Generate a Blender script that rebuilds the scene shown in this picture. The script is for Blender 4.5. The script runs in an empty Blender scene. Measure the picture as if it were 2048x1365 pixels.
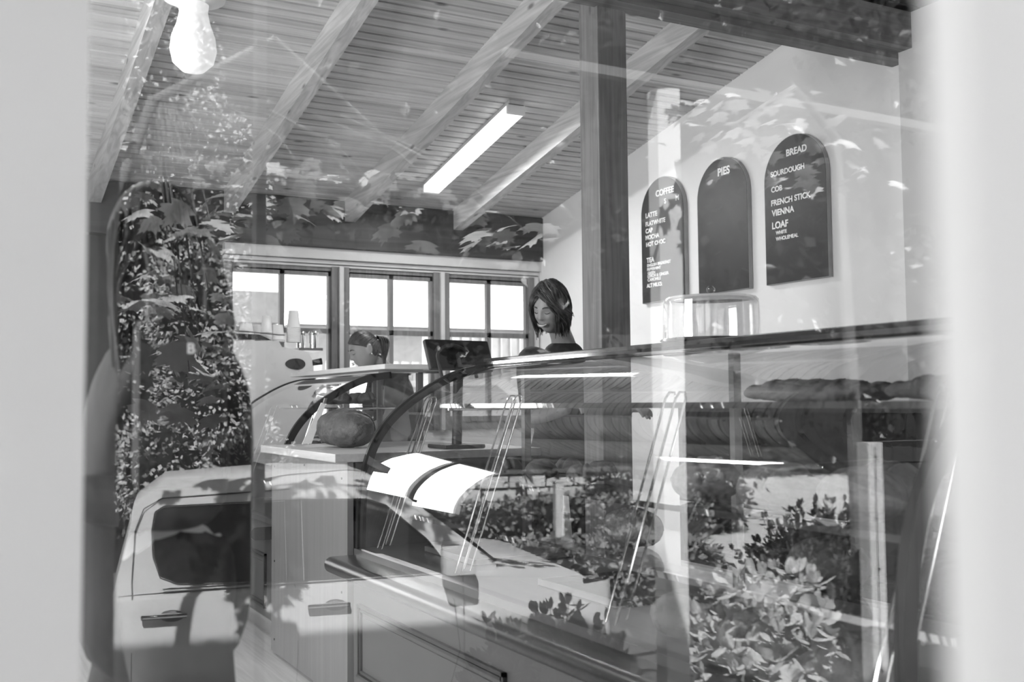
import bpy, bmesh, math, random
from mathutils import Vector, Matrix, noise as mnoise
random.seed(7)
S = bpy.context.scene
COL = S.collection
R = math.radians

# ------------------------------------------------------------------ camera
cam_d = bpy.data.cameras.new('camera')
cam = bpy.data.objects.new('camera', cam_d); COL.objects.link(cam)
# columns: right, up, back (recovered from the vanishing points of the room)
RT = ((0.880, 0.020, 0.474), (-0.474, 0.055, 0.879), (-0.009, -0.998, 0.058))
rx = Vector((RT[0][0], RT[1][0], RT[2][0])); dn = Vector((RT[0][1], RT[1][1], RT[2][1])); fw = Vector((RT[0][2], RT[1][2], RT[2][2]))
fw.normalize(); rx = (rx - fw * rx.dot(fw)).normalized(); upv = rx.cross(fw)
M4 = Matrix(((rx.x, upv.x, -fw.x, 0), (rx.y, upv.y, -fw.y, 0), (rx.z, upv.z, -fw.z, 1.2), (0, 0, 0, 1)))
cam.matrix_world = M4
cam_d.sensor_width = 36; cam_d.lens = 2102 / 2048 * 36
cam_d.clip_start = .01; cam_d.clip_end = 400
cam_d.dof.use_dof = True; cam_d.dof.focus_distance = 4.4; cam_d.dof.aperture_fstop = 36.95 / 1000 / .0105
S.camera = cam

# ------------------------------------------------------------------ world, sun, daylight, exposure
W = bpy.data.worlds.new('sky'); S.world = W; W.use_nodes = True
wn = W.node_tree.nodes; wl = W.node_tree.links; wn.clear()
wo = wn.new('ShaderNodeOutputWorld'); wb = wn.new('ShaderNodeBackground'); wt = wn.new('ShaderNodeTexCoord')
ws = wn.new('ShaderNodeSeparateXYZ'); wr = wn.new('ShaderNodeValToRGB')
wl.new(wt.outputs['Generated'], ws.inputs[0]); wl.new(ws.outputs['Z'], wr.inputs[0]); wl.new(wr.outputs[0], wb.inputs[0]); wl.new(wb.outputs[0], wo.inputs[0])
wr.color_ramp.elements[0].position = 0.0; wr.color_ramp.elements[0].color = (1, 1, 1, 1)
wr.color_ramp.elements[1].position = 0.6; wr.color_ramp.elements[1].color = (.62, .62, .62, 1)
wb.inputs[1].default_value = 2.2

AZ = R(10.552)                      # street frame: t along the shop front, n into the shop
TV = Vector((math.cos(AZ), -math.sin(AZ), 0)); NV = Vector((math.sin(AZ), math.cos(AZ), 0))
GN = 1.35                           # distance of the shop window from the lens
def P(t, n, z): return TV * t + NV * n + Vector((0, 0, z))
FRAME = Matrix(((TV.x, NV.x, 0, 0), (TV.y, NV.y, 0, 0), (0, 0, 1, 0), (0, 0, 0, 1)))

sun_d = bpy.data.lights.new('sun', 'SUN'); sun_d.energy = 38; sun_d.angle = R(.6)
sun = bpy.data.objects.new('sun', sun_d); COL.objects.link(sun)
sd = (NV * -1.0 + TV * .35).normalized() * math.cos(R(49)) + Vector((0, 0, -math.sin(R(49))))
sun.rotation_euler = sd.to_track_quat('-Z', 'Y').to_euler()

def area(name, loc, size, direction, energy, portal=False):
    d = bpy.data.lights.new(name, 'AREA'); d.shape = 'RECTANGLE'; d.size, d.size_y = size; d.energy = energy
    o = bpy.data.objects.new(name, d); COL.objects.link(o); o.location = loc
    o.rotation_euler = Vector(direction).to_track_quat('-Z', 'Y').to_euler()
    if portal: d.cycles.is_portal = True
    return o
# added fill lamp outside the unseen left window; daylight behind the end window
area('fill_side_window', (-2.2, 3.0, 1.62), (1.6, 1.3), (1, 0, -.05), 190)
area('daylight_end_window', (-.1, 7.25, 1.4), (.9, 1.3), (.1, -1, -.05), 30)

S.view_settings.view_transform = 'Standard'; S.view_settings.look = 'None'
S.view_settings.gamma = 1; S.view_settings.use_curve_mapping = False
S.view_settings.exposure = 0.22
S.cycles.transparent_max_bounces = 32; S.cycles.max_bounces = 9; S.cycles.diffuse_bounces = 4; S.cycles.glossy_bounces = 6
S.cycles.sample_clamp_indirect = 6.0; S.cycles.caustics_reflective = False; S.cycles.caustics_refractive = False

# ------------------------------------------------------------------ materials (monochrome place)
def nt(name):
    m = bpy.data.materials.new(name); m.use_nodes = True
    return m, m.node_tree.nodes, m.node_tree.links, m.node_tree.nodes['Principled BSDF']
def mat(name, g, rough=.5, metal=0., var=.1, scale=8., bump=0., spec=.5, bscale=None):
    m, N, L, b = nt(name)
    tc = N.new('ShaderNodeTexCoord'); no = N.new('ShaderNodeTexNoise'); no.inputs['Scale'].default_value = scale; no.inputs['Detail'].default_value = 5
    mr = N.new('ShaderNodeMapRange'); mr.inputs['From Min'].default_value = .3; mr.inputs['From Max'].default_value = .7
    mr.inputs['To Min'].default_value = g * (1 - var); mr.inputs['To Max'].default_value = min(1, g * (1 + var))
    L.new(tc.outputs['Object'], no.inputs['Vector']); L.new(no.outputs[0], mr.inputs['Value']); L.new(mr.outputs[0], b.inputs['Base Color'])
    b.inputs['Roughness'].default_value = rough; b.inputs['Metallic'].default_value = metal
    b.inputs['Specular IOR Level'].default_value = spec
    if bump:
        n2 = N.new('ShaderNodeTexNoise'); n2.inputs['Scale'].default_value = bscale or scale * 6; n2.inputs['Detail'].default_value = 4
        bp = N.new('ShaderNodeBump'); bp.inputs['Strength'].default_value = bump; bp.inputs['Distance'].default_value = .01
        L.new(tc.outputs['Object'], n2.inputs['Vector']); L.new(n2.outputs[0], bp.inputs['Height']); L.new(bp.outputs[0], b.inputs['Normal'])
    return m
def wood(name, g, axis='X', rough=.55, contrast=.35, knots=True, scale=1., board=None):
    """long grain along axis, fine rings, dark knots; board = (axis, pitch) gives every board its own tone"""
    m, N, L, b = nt(name)
    tc = N.new('ShaderNodeTexCoord'); mp = N.new('ShaderNodeMapping')
    st = {'X': (.7, 14, 14), 'Y': (14, .7, 14), 'Z': (14, 14, .7)}[axis]
    mp.inputs['Scale'].default_value = [s * scale for s in st]
    L.new(tc.outputs['Object'], mp.inputs[0])
    n1 = N.new('ShaderNodeTexNoise'); n1.inputs['Scale'].default_value = 2.2; n1.inputs['Detail'].default_value = 7; n1.inputs['Distortion'].default_value = 1.2
    L.new(mp.outputs[0], n1.inputs['Vector'])
    r = N.new('ShaderNodeMapRange'); r.inputs['From Min'].default_value = .32; r.inputs['From Max'].default_value = .68
    r.inputs['To Min'].default_value = 1 - contrast; r.inputs['To Max'].default_value = 1 + contrast * .6
    L.new(n1.outputs[0], r.inputs['Value']); val = r.outputs[0]
    def mul(a, bsock):
        q = N.new('ShaderNodeMath'); q.operation = 'MULTIPLY'; L.new(a, q.inputs[0]); L.new(bsock, q.inputs[1]); return q.outputs[0]
    if knots:
        mk = N.new('ShaderNodeMapping'); ks = {'X': (3, 8, 8), 'Y': (8, 3, 8), 'Z': (8, 8, 3)}[axis]; mk.inputs['Scale'].default_value = ks
        L.new(tc.outputs['Object'], mk.inputs[0])
        vo = N.new('ShaderNodeTexVoronoi'); vo.inputs['Scale'].default_value = 1.0; L.new(mk.outputs[0], vo.inputs['Vector'])
        rk = N.new('ShaderNodeMapRange'); rk.inputs['From Min'].default_value = .05; rk.inputs['From Max'].default_value = .13; rk.inputs['To Min'].default_value = .35; rk.inputs['To Max'].default_value = 1
        L.new(vo.outputs['Distance'], rk.inputs['Value']); val = mul(val, rk.outputs[0])
    if board:
        sp = N.new('ShaderNodeSeparateXYZ'); L.new(tc.outputs['Object'], sp.inputs[0])
        dv = N.new('ShaderNodeMath'); dv.operation = 'DIVIDE'; L.new(sp.outputs[board[0]], dv.inputs[0]); dv.inputs[1].default_value = board[1]
        fl = N.new('ShaderNodeMath'); fl.operation = 'FLOOR'; L.new(dv.outputs[0], fl.inputs[0])
        wn_ = N.new('ShaderNodeTexWhiteNoise'); wn_.noise_dimensions = '1D'; L.new(fl.outputs[0], wn_.inputs['W'])
        rb = N.new('ShaderNodeMapRange'); rb.inputs['To Min'].default_value = .82; rb.inputs['To Max'].default_value = 1.16
        L.new(wn_.outputs[0], rb.inputs['Value']); val = mul(val, rb.outputs[0])
    sc = N.new('ShaderNodeMath'); sc.operation = 'MULTIPLY'; L.new(val, sc.inputs[0]); sc.inputs[1].default_value = g
    L.new(sc.outputs[0], b.inputs['Base Color']); b.inputs['Roughness'].default_value = rough
    bp = N.new('ShaderNodeBump'); bp.inputs['Strength'].default_value = .15; bp.inputs['Distance'].default_value = .004
    L.new(n1.outputs[0], bp.inputs['Height']); L.new(bp.outputs[0], b.inputs['Normal'])
    return m
def glass(name, k=1., base=0., tint=.96):
    m = bpy.data.materials.new(name); m.use_nodes = True; N = m.node_tree.nodes; L = m.node_tree.links; N.clear()
    o = N.new('ShaderNodeOutputMaterial'); mx = N.new('ShaderNodeMixShader'); tr = N.new('ShaderNodeBsdfTransparent'); gl = N.new('ShaderNodeBsdfGlossy')
    tr.inputs[0].default_value = (tint, tint, tint, 1); gl.inputs['Roughness'].default_value = 0.0; gl.inputs[0].default_value = (1, 1, 1, 1)
    fr = N.new('ShaderNodeFresnel'); ge = N.new('ShaderNodeNewGeometry'); ma = N.new('ShaderNodeMath'); ma.operation = 'MULTIPLY_ADD'
    L.new(ge.outputs['Backfacing'], ma.inputs[0]); ma.inputs[1].default_value = 1 / 1.5 - 1.5; ma.inputs[2].default_value = 1.5
    L.new(ma.outputs[0], fr.inputs['IOR'])
    mm = N.new('ShaderNodeMath'); mm.operation = 'MULTIPLY_ADD'; mm.use_clamp = True; L.new(fr.outputs[0], mm.inputs[0]); mm.inputs[1].default_value = k; mm.inputs[2].default_value = base
    L.new(mm.outputs[0], mx.inputs[0]); L.new(tr.outputs[0], mx.inputs[1]); L.new(gl.outputs[0], mx.inputs[2]); L.new(mx.outputs[0], o.inputs[0])
    return m
def emit(name, g, s):
    m, N, L, b = nt(name); b.inputs['Base Color'].default_value = (g, g, g, 1)
    b.inputs['Emission Color'].default_value = (1, 1, 1, 1); b.inputs['Emission Strength'].default_value = s
    return m
def leafmat(name, g, var=.5, rough=.35, trans=.25):
    m, N, L, b = nt(name)
    tc = N.new('ShaderNodeTexCoord'); no = N.new('ShaderNodeTexNoise'); no.inputs['Scale'].default_value = 9
    mr = N.new('ShaderNodeMapRange'); mr.inputs['From Min'].default_value = .3; mr.inputs['From Max'].default_value = .7; mr.inputs['To Min'].default_value = g * (1 - var); mr.inputs['To Max'].default_value = g * (1 + var)
    L.new(tc.outputs['Object'], no.inputs['Vector']); L.new(no.outputs[0], mr.inputs['Value']); L.new(mr.outputs[0], b.inputs['Base Color'])
    b.inputs['Roughness'].default_value = rough
    o = N['Material Output']; tl = N.new('ShaderNodeBsdfTranslucent'); mx = N.new('ShaderNodeMixShader'); mx.inputs[0].default_value = trans
    L.new(mr.outputs[0], tl.inputs[0]); L.new(b.outputs[0], mx.inputs[1]); L.new(tl.outputs[0], mx.inputs[2]); L.new(mx.outputs[0], o.inputs[0])
    return m

m_wall = mat('white_plaster', .84, .75, var=.02, scale=3, bump=.03, bscale=120)
m_gloss_wall = mat('white_gloss_panel', .55, .3, var=.02, scale=3, bump=.05, bscale=60)
m_ceil = wood('pine_ceiling_boards', .58, 'X', .5, .18, board=(1, .0695))
m_gap = mat('board_gap', .03, .9)
m_rafter = wood('pine_rafter', .50, 'Y', .5, .28, scale=.8)
m_post = wood('pine_post', .17, 'Z', .5, .30, scale=1.2)
m_header = wood('stained_beam', .055, 'X', .5, .35, scale=.6)
m_ridge = wood('ridge_beam', .15, 'X', .5, .3)
m_shadeceil = wood('shaded_ceiling_boards', .035, 'X', .6, .25, board=(1, .14))  # shade of the near ceiling put into the board colour
m_frame = wood('window_timber', .20, 'Z', .45, .25, knots=False)
m_framelt = mat('pale_trim', .62, .5, var=.04)
m_white = mat('white_paint', .78, .45, var=.02, scale=4)
m_mid = mat('dark_timber_lining', .14, .6, var=.15)  # unseen left wall, toned dark to cut its haze on the case glass
m_offwhite = mat('offwhite_post_paint', .56, .5, var=.02, scale=4)
m_darkwall = mat('charcoal_wall', .035, .6, var=.3, scale=5)
m_floor = wood('pale_floor_boards', .50, 'Y', .35, .18, knots=False, board=(0, .16))
m_board = mat('menu_board_black', .018, .45, var=.15)
m_edge = mat('menu_board_edge', .3, .5)
m_letter = mat('letter_white', .85, .5)
m_ply = wood('grey_plywood_panel', .17, 'Z', .35, .14, knots=False, scale=.5)
m_cab = mat('grey_cabinet_paint', .075, .38, var=.06, scale=3, bump=.02, bscale=300)
m_cabdark = mat('black_moulding', .03, .35)
m_plinth = mat('brushed_plinth', .45, .3, metal=.6, var=.1)
m_rail = mat('charcoal_bullnose', .03, .3, var=.1)
m_black = mat('black_trim', .008, .4, spec=.3)
m_blackm = mat('black_matte', .02, .5)
m_chrome = mat('chrome', .85, .08, metal=1, var=.01)
m_steel = mat('brushed_steel', .22, .4, metal=.8, var=.06, scale=20)
m_deck = mat('case_deck_steel', .10, .3, metal=.3, var=.05)
m_stone = mat('pale_stone_slab', .66, .3, var=.06, scale=12)
m_stonedk = mat('black_slab', .04, .15)
m_case = glass('case_glass', 1.7, .0, .97)
m_pane = glass('shop_window_glass', 1.05, .0, .99)
m_win = glass('window_glass', .8, 0, .97)
m_dome = glass('dome_glass', 1.6, .0, .93)
m_shelfglass = glass('shelf_glass', .8, 0, .95)
m_tube = emit('lit_diffuser', .9, 1.5)
m_bulb = emit('opal_glass_lit', .8, .38)
m_crust = mat('bread_crust', .055, .6, var=.5, scale=14, bump=.5, bscale=60)
m_crustpale = mat('floury_crust', .12, .7, var=.35, scale=18, bump=.4, bscale=50)
m_paper = mat('paper_cup', .72, .6, var=.02)
m_print = mat('dark_print', .05, .6)
m_mach = mat('coffee_machine_enamel', .60, .3, var=.02)
m_skin = mat('skin', .27, .5, var=.06, scale=20)
m_skin2 = mat('skin_fair', .24, .5, var=.06, scale=20)
m_lip = mat('lips', .2, .4)
m_teeth = mat('teeth', .85, .25)
m_brow = mat('brow_hair', .05, .7)
m_hair = mat('brown_hair', .05, .45, var=.6, scale=40)
m_hair2 = mat('tied_hair', .03, .45, var=.5, scale=40)
m_hair3 = mat('long_dark_hair', .012, .6, var=.5, scale=40)
m_cloth = mat('black_cloth', .012, .85, var=.3, scale=30, bump=.3, bscale=20)
m_cloth2 = mat('charcoal_cloth', .025, .85, var=.3, scale=30)
m_denim = mat('dark_denim', .02, .85, var=.3, scale=40, bump=.3, bscale=12)
m_car = mat('white_car_paint', .78, .12, var=.01, scale=2)
m_cglass = mat('tinted_car_glass', .012, .04, var=.1)
m_rubber = mat('rubber', .02, .6)
m_conc = mat('concrete', .09, .8, var=.12, scale=3, bump=.2)
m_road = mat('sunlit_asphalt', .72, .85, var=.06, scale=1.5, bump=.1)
m_deckb = wood('deck_boards', .18, 'X', .7, .2, knots=False)
m_grass = mat('lawn', .03, .9, var=.6, scale=5, bump=.6)
m_soil = mat('soil', .04, .95, var=.5, scale=6)
m_stonewall = mat('stone_wall', .50, .85, var=.3, scale=2.2, bump=.6, bscale=8)
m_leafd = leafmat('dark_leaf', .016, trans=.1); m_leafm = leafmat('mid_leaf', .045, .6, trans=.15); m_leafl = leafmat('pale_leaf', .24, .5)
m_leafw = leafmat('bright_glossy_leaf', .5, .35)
m_core = mat('dark_core', .004, .9)  # near-black fill for the shaded inside of crowns and shrubs
m_bark = mat('bark', .12, .9, var=.4, scale=10, bump=.6)
m_barkp = mat('pale_bark', .42, .85, var=.3, scale=7, bump=.4)
m_fence = wood('weathered_timber', .50, 'Z', .7, .2, knots=False)

# ------------------------------------------------------------------ geometry helpers
class MB:
    def __init__(s): s.b = bmesh.new(); s.mi = 0
    def _f(s, vs):
        try:
            f = s.b.faces.new(vs); f.material_index = s.mi; return f
        except ValueError: return None
    def box(s, x0, x1, y0, y1, z0, z1, M=None, bev=0.):
        M = M or Matrix.Identity(4)
        if bev:
            t = bmesh.new(); bmesh.ops.create_cube(t, size=1)
            bmesh.ops.scale(t, vec=(x1 - x0, y1 - y0, z1 - z0), verts=t.verts); bmesh.ops.translate(t, vec=((x0 + x1) / 2, (y0 + y1) / 2, (z0 + z1) / 2), verts=t.verts)
            bmesh.ops.bevel(t, geom=t.edges[:], offset=bev, segments=2, profile=.6, affect='EDGES')
            mp = {v: s.b.verts.new(M @ v.co) for v in t.verts}
            for f in t.faces: s._f([mp[v] for v in f.verts])
            t.free(); return s
        v = [s.b.verts.new(M @ Vector((x, y, z))) for x in (x0, x1) for y in (y0, y1) for z in (z0, z1)]
        for q in ((0, 1, 3, 2), (4, 6, 7, 5), (0, 4, 5, 1), (2, 3, 7, 6), (0, 2, 6, 4), (1, 5, 7, 3)): s._f([v[i] for i in q])
        return s
    def tube(s, pts, r, seg=8, cap=True):
        pts = [Vector(p) for p in pts]; n = len(pts); rs = r if isinstance(r, (list, tuple)) else [r] * n
        rings = []; ref = None
        for i, p in enumerate(pts):
            d = (pts[min(i + 1, n - 1)] - pts[max(i - 1, 0)])
            d = d.normalized() if d.length > 1e-9 else Vector((0, 0, 1))
            if ref is None:
                ref = d.orthogonal().normalized()
            else:
                ref = (ref - d * ref.dot(d)); ref = ref.normalized() if ref.length > 1e-6 else d.orthogonal().normalized()
            c = d.cross(ref)
            rings.append([s.b.verts.new(p + (ref * math.cos(2 * math.pi * k / seg) + c * math.sin(2 * math.pi * k / seg)) * rs[i]) for k in range(seg)])
        for a, b_ in zip(rings, rings[1:]):
            for k in range(seg): s._f([a[k], a[(k + 1) % seg], b_[(k + 1) % seg], b_[k]])
        if cap and seg > 2: s._f(rings[0][::-1]); s._f(rings[-1])
        return s
    def lathe(s, prof, c=(0, 0, 0), seg=32, M=None):
        c = Vector(c); M = M or Matrix.Identity(4); rings = []
        for r, z in prof:
            rings.append([s.b.verts.new(M @ (c + Vector((r * math.cos(2 * math.pi * k / seg), r * math.sin(2 * math.pi * k / seg), z)))) for k in range(seg)] if r > 1e-6 else [s.b.verts.new(M @ (c + Vector((0, 0, z))))])
        for a, b_ in zip(rings, rings[1:]):
            for k in range(seg):
                k2 = (k + 1) % seg
                q = [a[k % len(a)], a[k2 % len(a)], b_[k2 % len(b_)], b_[k % len(b_)]]
                u = []
                for v in q:
                    if v not in u: u.append(v)
                if len(u) > 2: s._f(u)
        return s
    def prism(s, pts, d, M=None):
        """pts: 3D polygon, extruded by vector d"""
        M = M or Matrix.Identity(4); d = Vector(d)
        a = [s.b.verts.new(M @ Vector(p)) for p in pts]; b_ = [s.b.verts.new(M @ (Vector(p) + d)) for p in pts]
        s._f(a[::-1]); s._f(b_)
        for i in range(len(a)): s._f([a[i], a[(i + 1) % len(a)], b_[(i + 1) % len(a)], b_[i]])
        return s
    def strip(s, A, B):
        a = [s.b.verts.new(Vector(p)) for p in A]; b_ = [s.b.verts.new(Vector(p)) for p in B]
        for i in range(len(a) - 1): s._f([a[i], a[i + 1], b_[i + 1], b_[i]])
        return s
    def ball(s, c, r, M=None, nu=20, nv=12):
        c = Vector(c); r = (r, r, r) if isinstance(r, (int, float)) else r; rings = []
        M = M or Matrix.Identity(4)
        for j in range(nv + 1):
            th = math.pi * j / nv
            if j in (0, nv): rings.append([s.b.verts.new(M @ (c + Vector((0, 0, r[2] * math.cos(th)))))])
            else: rings.append([s.b.verts.new(M @ (c + Vector((r[0] * math.sin(th) * math.cos(2 * math.pi * k / nu), r[1] * math.sin(th) * math.sin(2 * math.pi * k / nu), r[2] * math.cos(th))))) for k in range(nu)])
        for a, b_ in zip(rings, rings[1:]):
            for k in range(nu):
                q = [a[k % len(a)], b_[k % len(b_)], b_[(k + 1) % nu % len(b_)], a[(k + 1) % nu % len(a)]]; u = []
                for v in q:
                    if v not in u: u.append(v)
                if len(u) > 2: s._f(u)
        return s
    def poly(s, pts): s._f([s.b.verts.new(Vector(p)) for p in pts]); return s
    def build(s, name, m, parent=None, smooth=False, recalc=True):
        if recalc: bmesh.ops.recalc_face_normals(s.b, faces=s.b.faces)
        me = bpy.data.meshes.new(name); s.b.to_mesh(me); s.b.free()
        for q in (m if isinstance(m, (list, tuple)) else [m]): me.materials.append(q)
        if smooth:
            me.polygons.foreach_set('use_smooth', [True] * len(me.polygons))
            try: me.set_sharp_from_angle(angle=R(38))
            except Exception: pass
        return link(name, me, parent)
def link(name, me, parent=None):
    o = bpy.data.objects.new(name, me); COL.objects.link(o)
    if parent is not None: par(o, parent)
    return o
def basis(o): return Matrix.LocRotScale(o.location, o.rotation_euler, o.scale)
def wmat(o):
    m = basis(o)
    return m if o.parent is None else wmat(o.parent) @ o.matrix_parent_inverse @ m
def par(o, p): o.parent = p; o.matrix_parent_inverse = wmat(p).inverted()
def tag(o, label=None, cat=None, group=None, kind=None):
    if label: o['label'] = label
    if cat: o['category'] = cat
    if group: o['group'] = group
    if kind: o['kind'] = kind
    return o
def thing(name, label, cat, loc=(0, 0, 0), group=None):
    o = bpy.data.objects.new(name, None); COL.objects.link(o); o.location = loc; o.empty_display_size = .1
    return tag(o, label, cat, group)
def struct(name, mb, m, smooth=False): return tag(mb.build(name, m, None, smooth), kind='structure')
def dup(root, loc, label=None, rz=0., sc=1.):
    r = root.copy(); COL.objects.link(r)
    r.location = loc; r.rotation_euler = (root.rotation_euler.x, root.rotation_euler.y, root.rotation_euler.z + rz); r.scale = (sc, sc, sc)
    if label: r['label'] = label
    for ch in list(root.children):
        c = ch.copy(); COL.objects.link(c); c.parent = r
        for g in list(ch.children):
            d = g.copy(); COL.objects.link(d); d.parent = c
    return r

# ================================================================== THE SHOP
YW, XW = 7.0, 4.0
def cz(y): return 2.60 + .202 * (6.95 - y)
struct('floor', MB().box(-2, 4.2, .9, 7.2, -.06, 0), m_floor)
# the side wall with the menu boards; its top follows the sloping ceiling
struct('wall_right', MB().prism([(4, 3.42, -.05), (4, 7.1, -.05), (4, 7.1, cz(7.1) + .03), (4, 3.42, cz(3.42) + .03)], (.12, 0, 0)), m_wall)
struct('wall_right.001', MB().box(3.93, 4.12, .66, 3.42, -.05, 3.05), m_gloss_wall)
mb = MB(); mb.box(-2, -.55, 7.0, 7.12, 0, 2.27); mb.box(.35, 1.66, 7.0, 7.12, 0, 2.27); mb.box(-.55, .35, 7.0, 7.12, 0, .75); mb.box(-.55, .35, 7.0, 7.12, 2.05, 2.27); struct('wall_end', mb, m_darkwall)
mb = MB(); mb.box(1.66, 4.0, 7.0, 7.12, 0, 1.0); struct('wall_end.001', mb, m_wall)
mb = MB(); mb.box(-2, 4.0, 7.02, 7.12, 2.27, 2.62); struct('wall_end.002', mb, m_wall)
# left wall, out of view, with one window opening put in to light the room
mb = MB(); mb.box(-2.1, -2, 1.5, 7.1, -.05, .95); mb.box(-2.1, -2, 1.5, 7.1, 2.3, 3.7); mb.box(-2.1, -2, 1.5, 2.15, .95, 2.3); mb.box(-2.1, -2, 3.85, 7.1, .95, 2.3)
struct('wall_left', mb, m_mid)
def side_window(n_, axis, a, b_, z0, z1, bars):
    f = MB(); e = .045
    def bx(u0, u1, za, zb): f.box(*((-2.08, -2.0, u0, u1) if axis == 'y' else (u0, u1, 7.02, 7.10)), za, zb)
    bx(a, b_, z0, z0 + e); bx(a, b_, z1 - e, z1); bx(a, a + e, z0, z1); bx(b_ - e, b_, z0, z1)
    for q in bars: bx(q - .02, q + .02, z0, z1)
    w = struct('window_%d' % n_, f, m_frame)
    g_ = MB()
    if axis == 'y': g_.box(-2.045, -2.04, a + e, b_ - e, z0 + e, z1 - e)
    else: g_.box(a + e, b_ - e, 7.055, 7.06, z0 + e, z1 - e)
    g_.build('window_pane', m_win, w)
side_window(4, 'y', 2.15, 3.85, .95, 2.3, (3.0,))
side_window(5, 'x', -.55, .35, .75, 2.05, (-.1,))

# ceiling: boards laid across the rafters, with shadow gaps
mb = MB(); y = 3.36; sl = math.atan(.202)
while y < 7.06:
    z = cz(y); z2 = cz(y + .0635)
    g = .017 if int(round(y / .0695)) % 2 else .010
    mb.prism([(-2, y + g / 2, cz(y + g / 2)), (-2, y + .0695 - g / 2, cz(y + .0695 - g / 2)), (-2, y + .0695 - g / 2, cz(y + .0695 - g / 2) + .018), (-2, y + g / 2, cz(y + g / 2) + .018)], (6.0, 0, 0))
    y += .0695
struct('ceiling', mb, m_ceil)
mb = MB(); mb.prism([(-2.1, 3.3, cz(3.3) + .02), (-2.1, 8.1, cz(8.1) + .02), (-2.1, 8.1, cz(8.1) + .14), (-2.1, 3.3, cz(3.3) + .14)], (6.3, 0, 0)); struct('roof', mb, m_gap)  # overhang past the end windows added to keep sun off the room
mb = MB()
y = .2
while y < 3.36:
    mb.box(-2, 4.05, y + .003, y + .137, 3.0, 3.02); y += .14
struct('ceiling.001', mb, m_shadeceil)
mb = MB(); mb.prism([P(-2.6, .95, 3.03), P(4.6, .95, 3.03), P(4.6, .95, 3.14), P(-2.6, .95, 3.14)], NV * 2.9)
mb.prism([P(-3.6, -.38, 2.95), P(1.62, -.38, 2.95), P(1.62, -.38, 3.14), P(-3.6, -.38, 3.14)], NV * 1.36)  # unseen eave, sized to shade the truck side but not the verandah post
struct('roof.001', mb, m_gap)
mb = MB(); mb.box(-2.1, 4.1, 3.3, 3.36, 3.0, 3.6); struct('ceiling_panel', mb, m_shadeceil)

# rafters
for i, x in enumerate((-.87, -.04, .79, 1.62, 2.45, 3.28)):
    mb = MB(); h = .15
    mb.prism([(x - .035, 3.5, cz(3.5) - h), (x - .035, 7.0, cz(7.0) - h), (x - .035, 7.0, cz(7.0) + .005), (x - .035, 3.5, cz(3.5) + .005)], (.075, 0, 0))
    struct('ceiling_beam' + ('.%03d' % i if i else ''), mb, m_rafter)
mb = MB(); mb.box(-2, 4.0, 6.9, 7.02, 2.27, 2.60, bev=.004); struct('header_beam', mb, m_header)
# ridge beam with a grooved underside and its ledge strip
mb = MB(); mb.box(-2, 4.0, 3.42, 3.52, 2.80, 3.6); struct('ridge_beam', mb, m_ridge)
mb = MB(); mb.box(-2, 4.0, 3.34, 3.415, 2.83, 3.0); struct('ridge_beam.001', mb, m_ridge)
mb = MB(); mb.box(2.292, 2.432, 3.5, 3.64, 0, 3.3, bev=.004); struct('timber_column', mb, m_post)

# pelmet and windows at the end of the room
mb = MB(); mb.box(1.6, 4.0, 6.93, 7.02, 2.195, 2.268); struct('trim_1', mb, m_framelt)
mb = MB(); mb.box(1.6, 4.0, 6.96, 7.05, 2.166, 2.190); mb.box(1.6, 4.0, 6.975, 7.05, 2.146, 2.160); struct('trim_2', mb, m_framelt)
mb = MB(); mb.box(1.6, 4.0, 6.99, 7.06, 2.11, 2.20); mb.box(1.6, 4.0, 6.99, 7.06, 1.0, 1.06)
struct('window_frame', mb, m_frame)
mb = MB()
for a, b_ in ((2.395, 2.425), (3.165, 3.195), (3.955, 3.985)): mb.box(a, b_, 6.95, 7.05, 1.0, 2.15)
struct('trim_3', mb, m_framelt)
mb = MB()
for a, b_ in ((1.60, 1.655), (2.345, 2.393), (2.427, 2.47), (3.115, 3.163), (3.197, 3.24), (3.91, 3.953)): mb.box(a, b_, 6.97, 7.05, 1.0, 2.15)
struct('window_frame.001', mb, m_frame)
for wi, (a, b_) in enumerate(((1.655, 2.345), (2.47, 3.115), (3.24, 3.91))):
    f = MB(); e = .032; c = (a + b_) / 2
    f.box(a, b_, 6.99, 7.03, 2.085, 2.12); f.box(a, b_, 6.99, 7.03, 1.05, 1.10); f.box(a, a + .012, 6.99, 7.03, 1.05, 2.12); f.box(b_ - .02, b_, 6.99, 7.03, 1.05, 2.12)
    f.box(c - .016, c + .016, 6.99, 7.03, 1.05, 2.12); f.box(a, b_, 6.99, 7.03, 1.683, 1.718)
    w = struct('window_%d' % (wi + 1), f, m_frame)
    MB().box(a, b_, 7.012, 7.016, 1.1, 2.09).build('window_pane', m_win, w)

# the big shop window the photograph looks through, with its frame out of view
gf = MB()
gf.prism([P(-2.6, GN - .04, 2.9), P(4.3, GN - .04, 2.9), P(4.3, GN - .04, 3.0), P(-2.6, GN - .04, 3.0)], NV * .08)
gf.prism([P(-2.6, GN - .04, -.15), P(4.3, GN - .04, -.15), P(4.3, GN - .04, -.03), P(-2.6, GN - .04, -.03)], NV * .08)
gw = struct('window_6', gf, m_white)
MB().prism([P(-2.5, GN, -.03), P(4.25, GN, -.03), P(4.25, GN, 2.9), P(-2.5, GN, 2.9)], NV * .006).build('window_pane', m_pane, gw)

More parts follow.
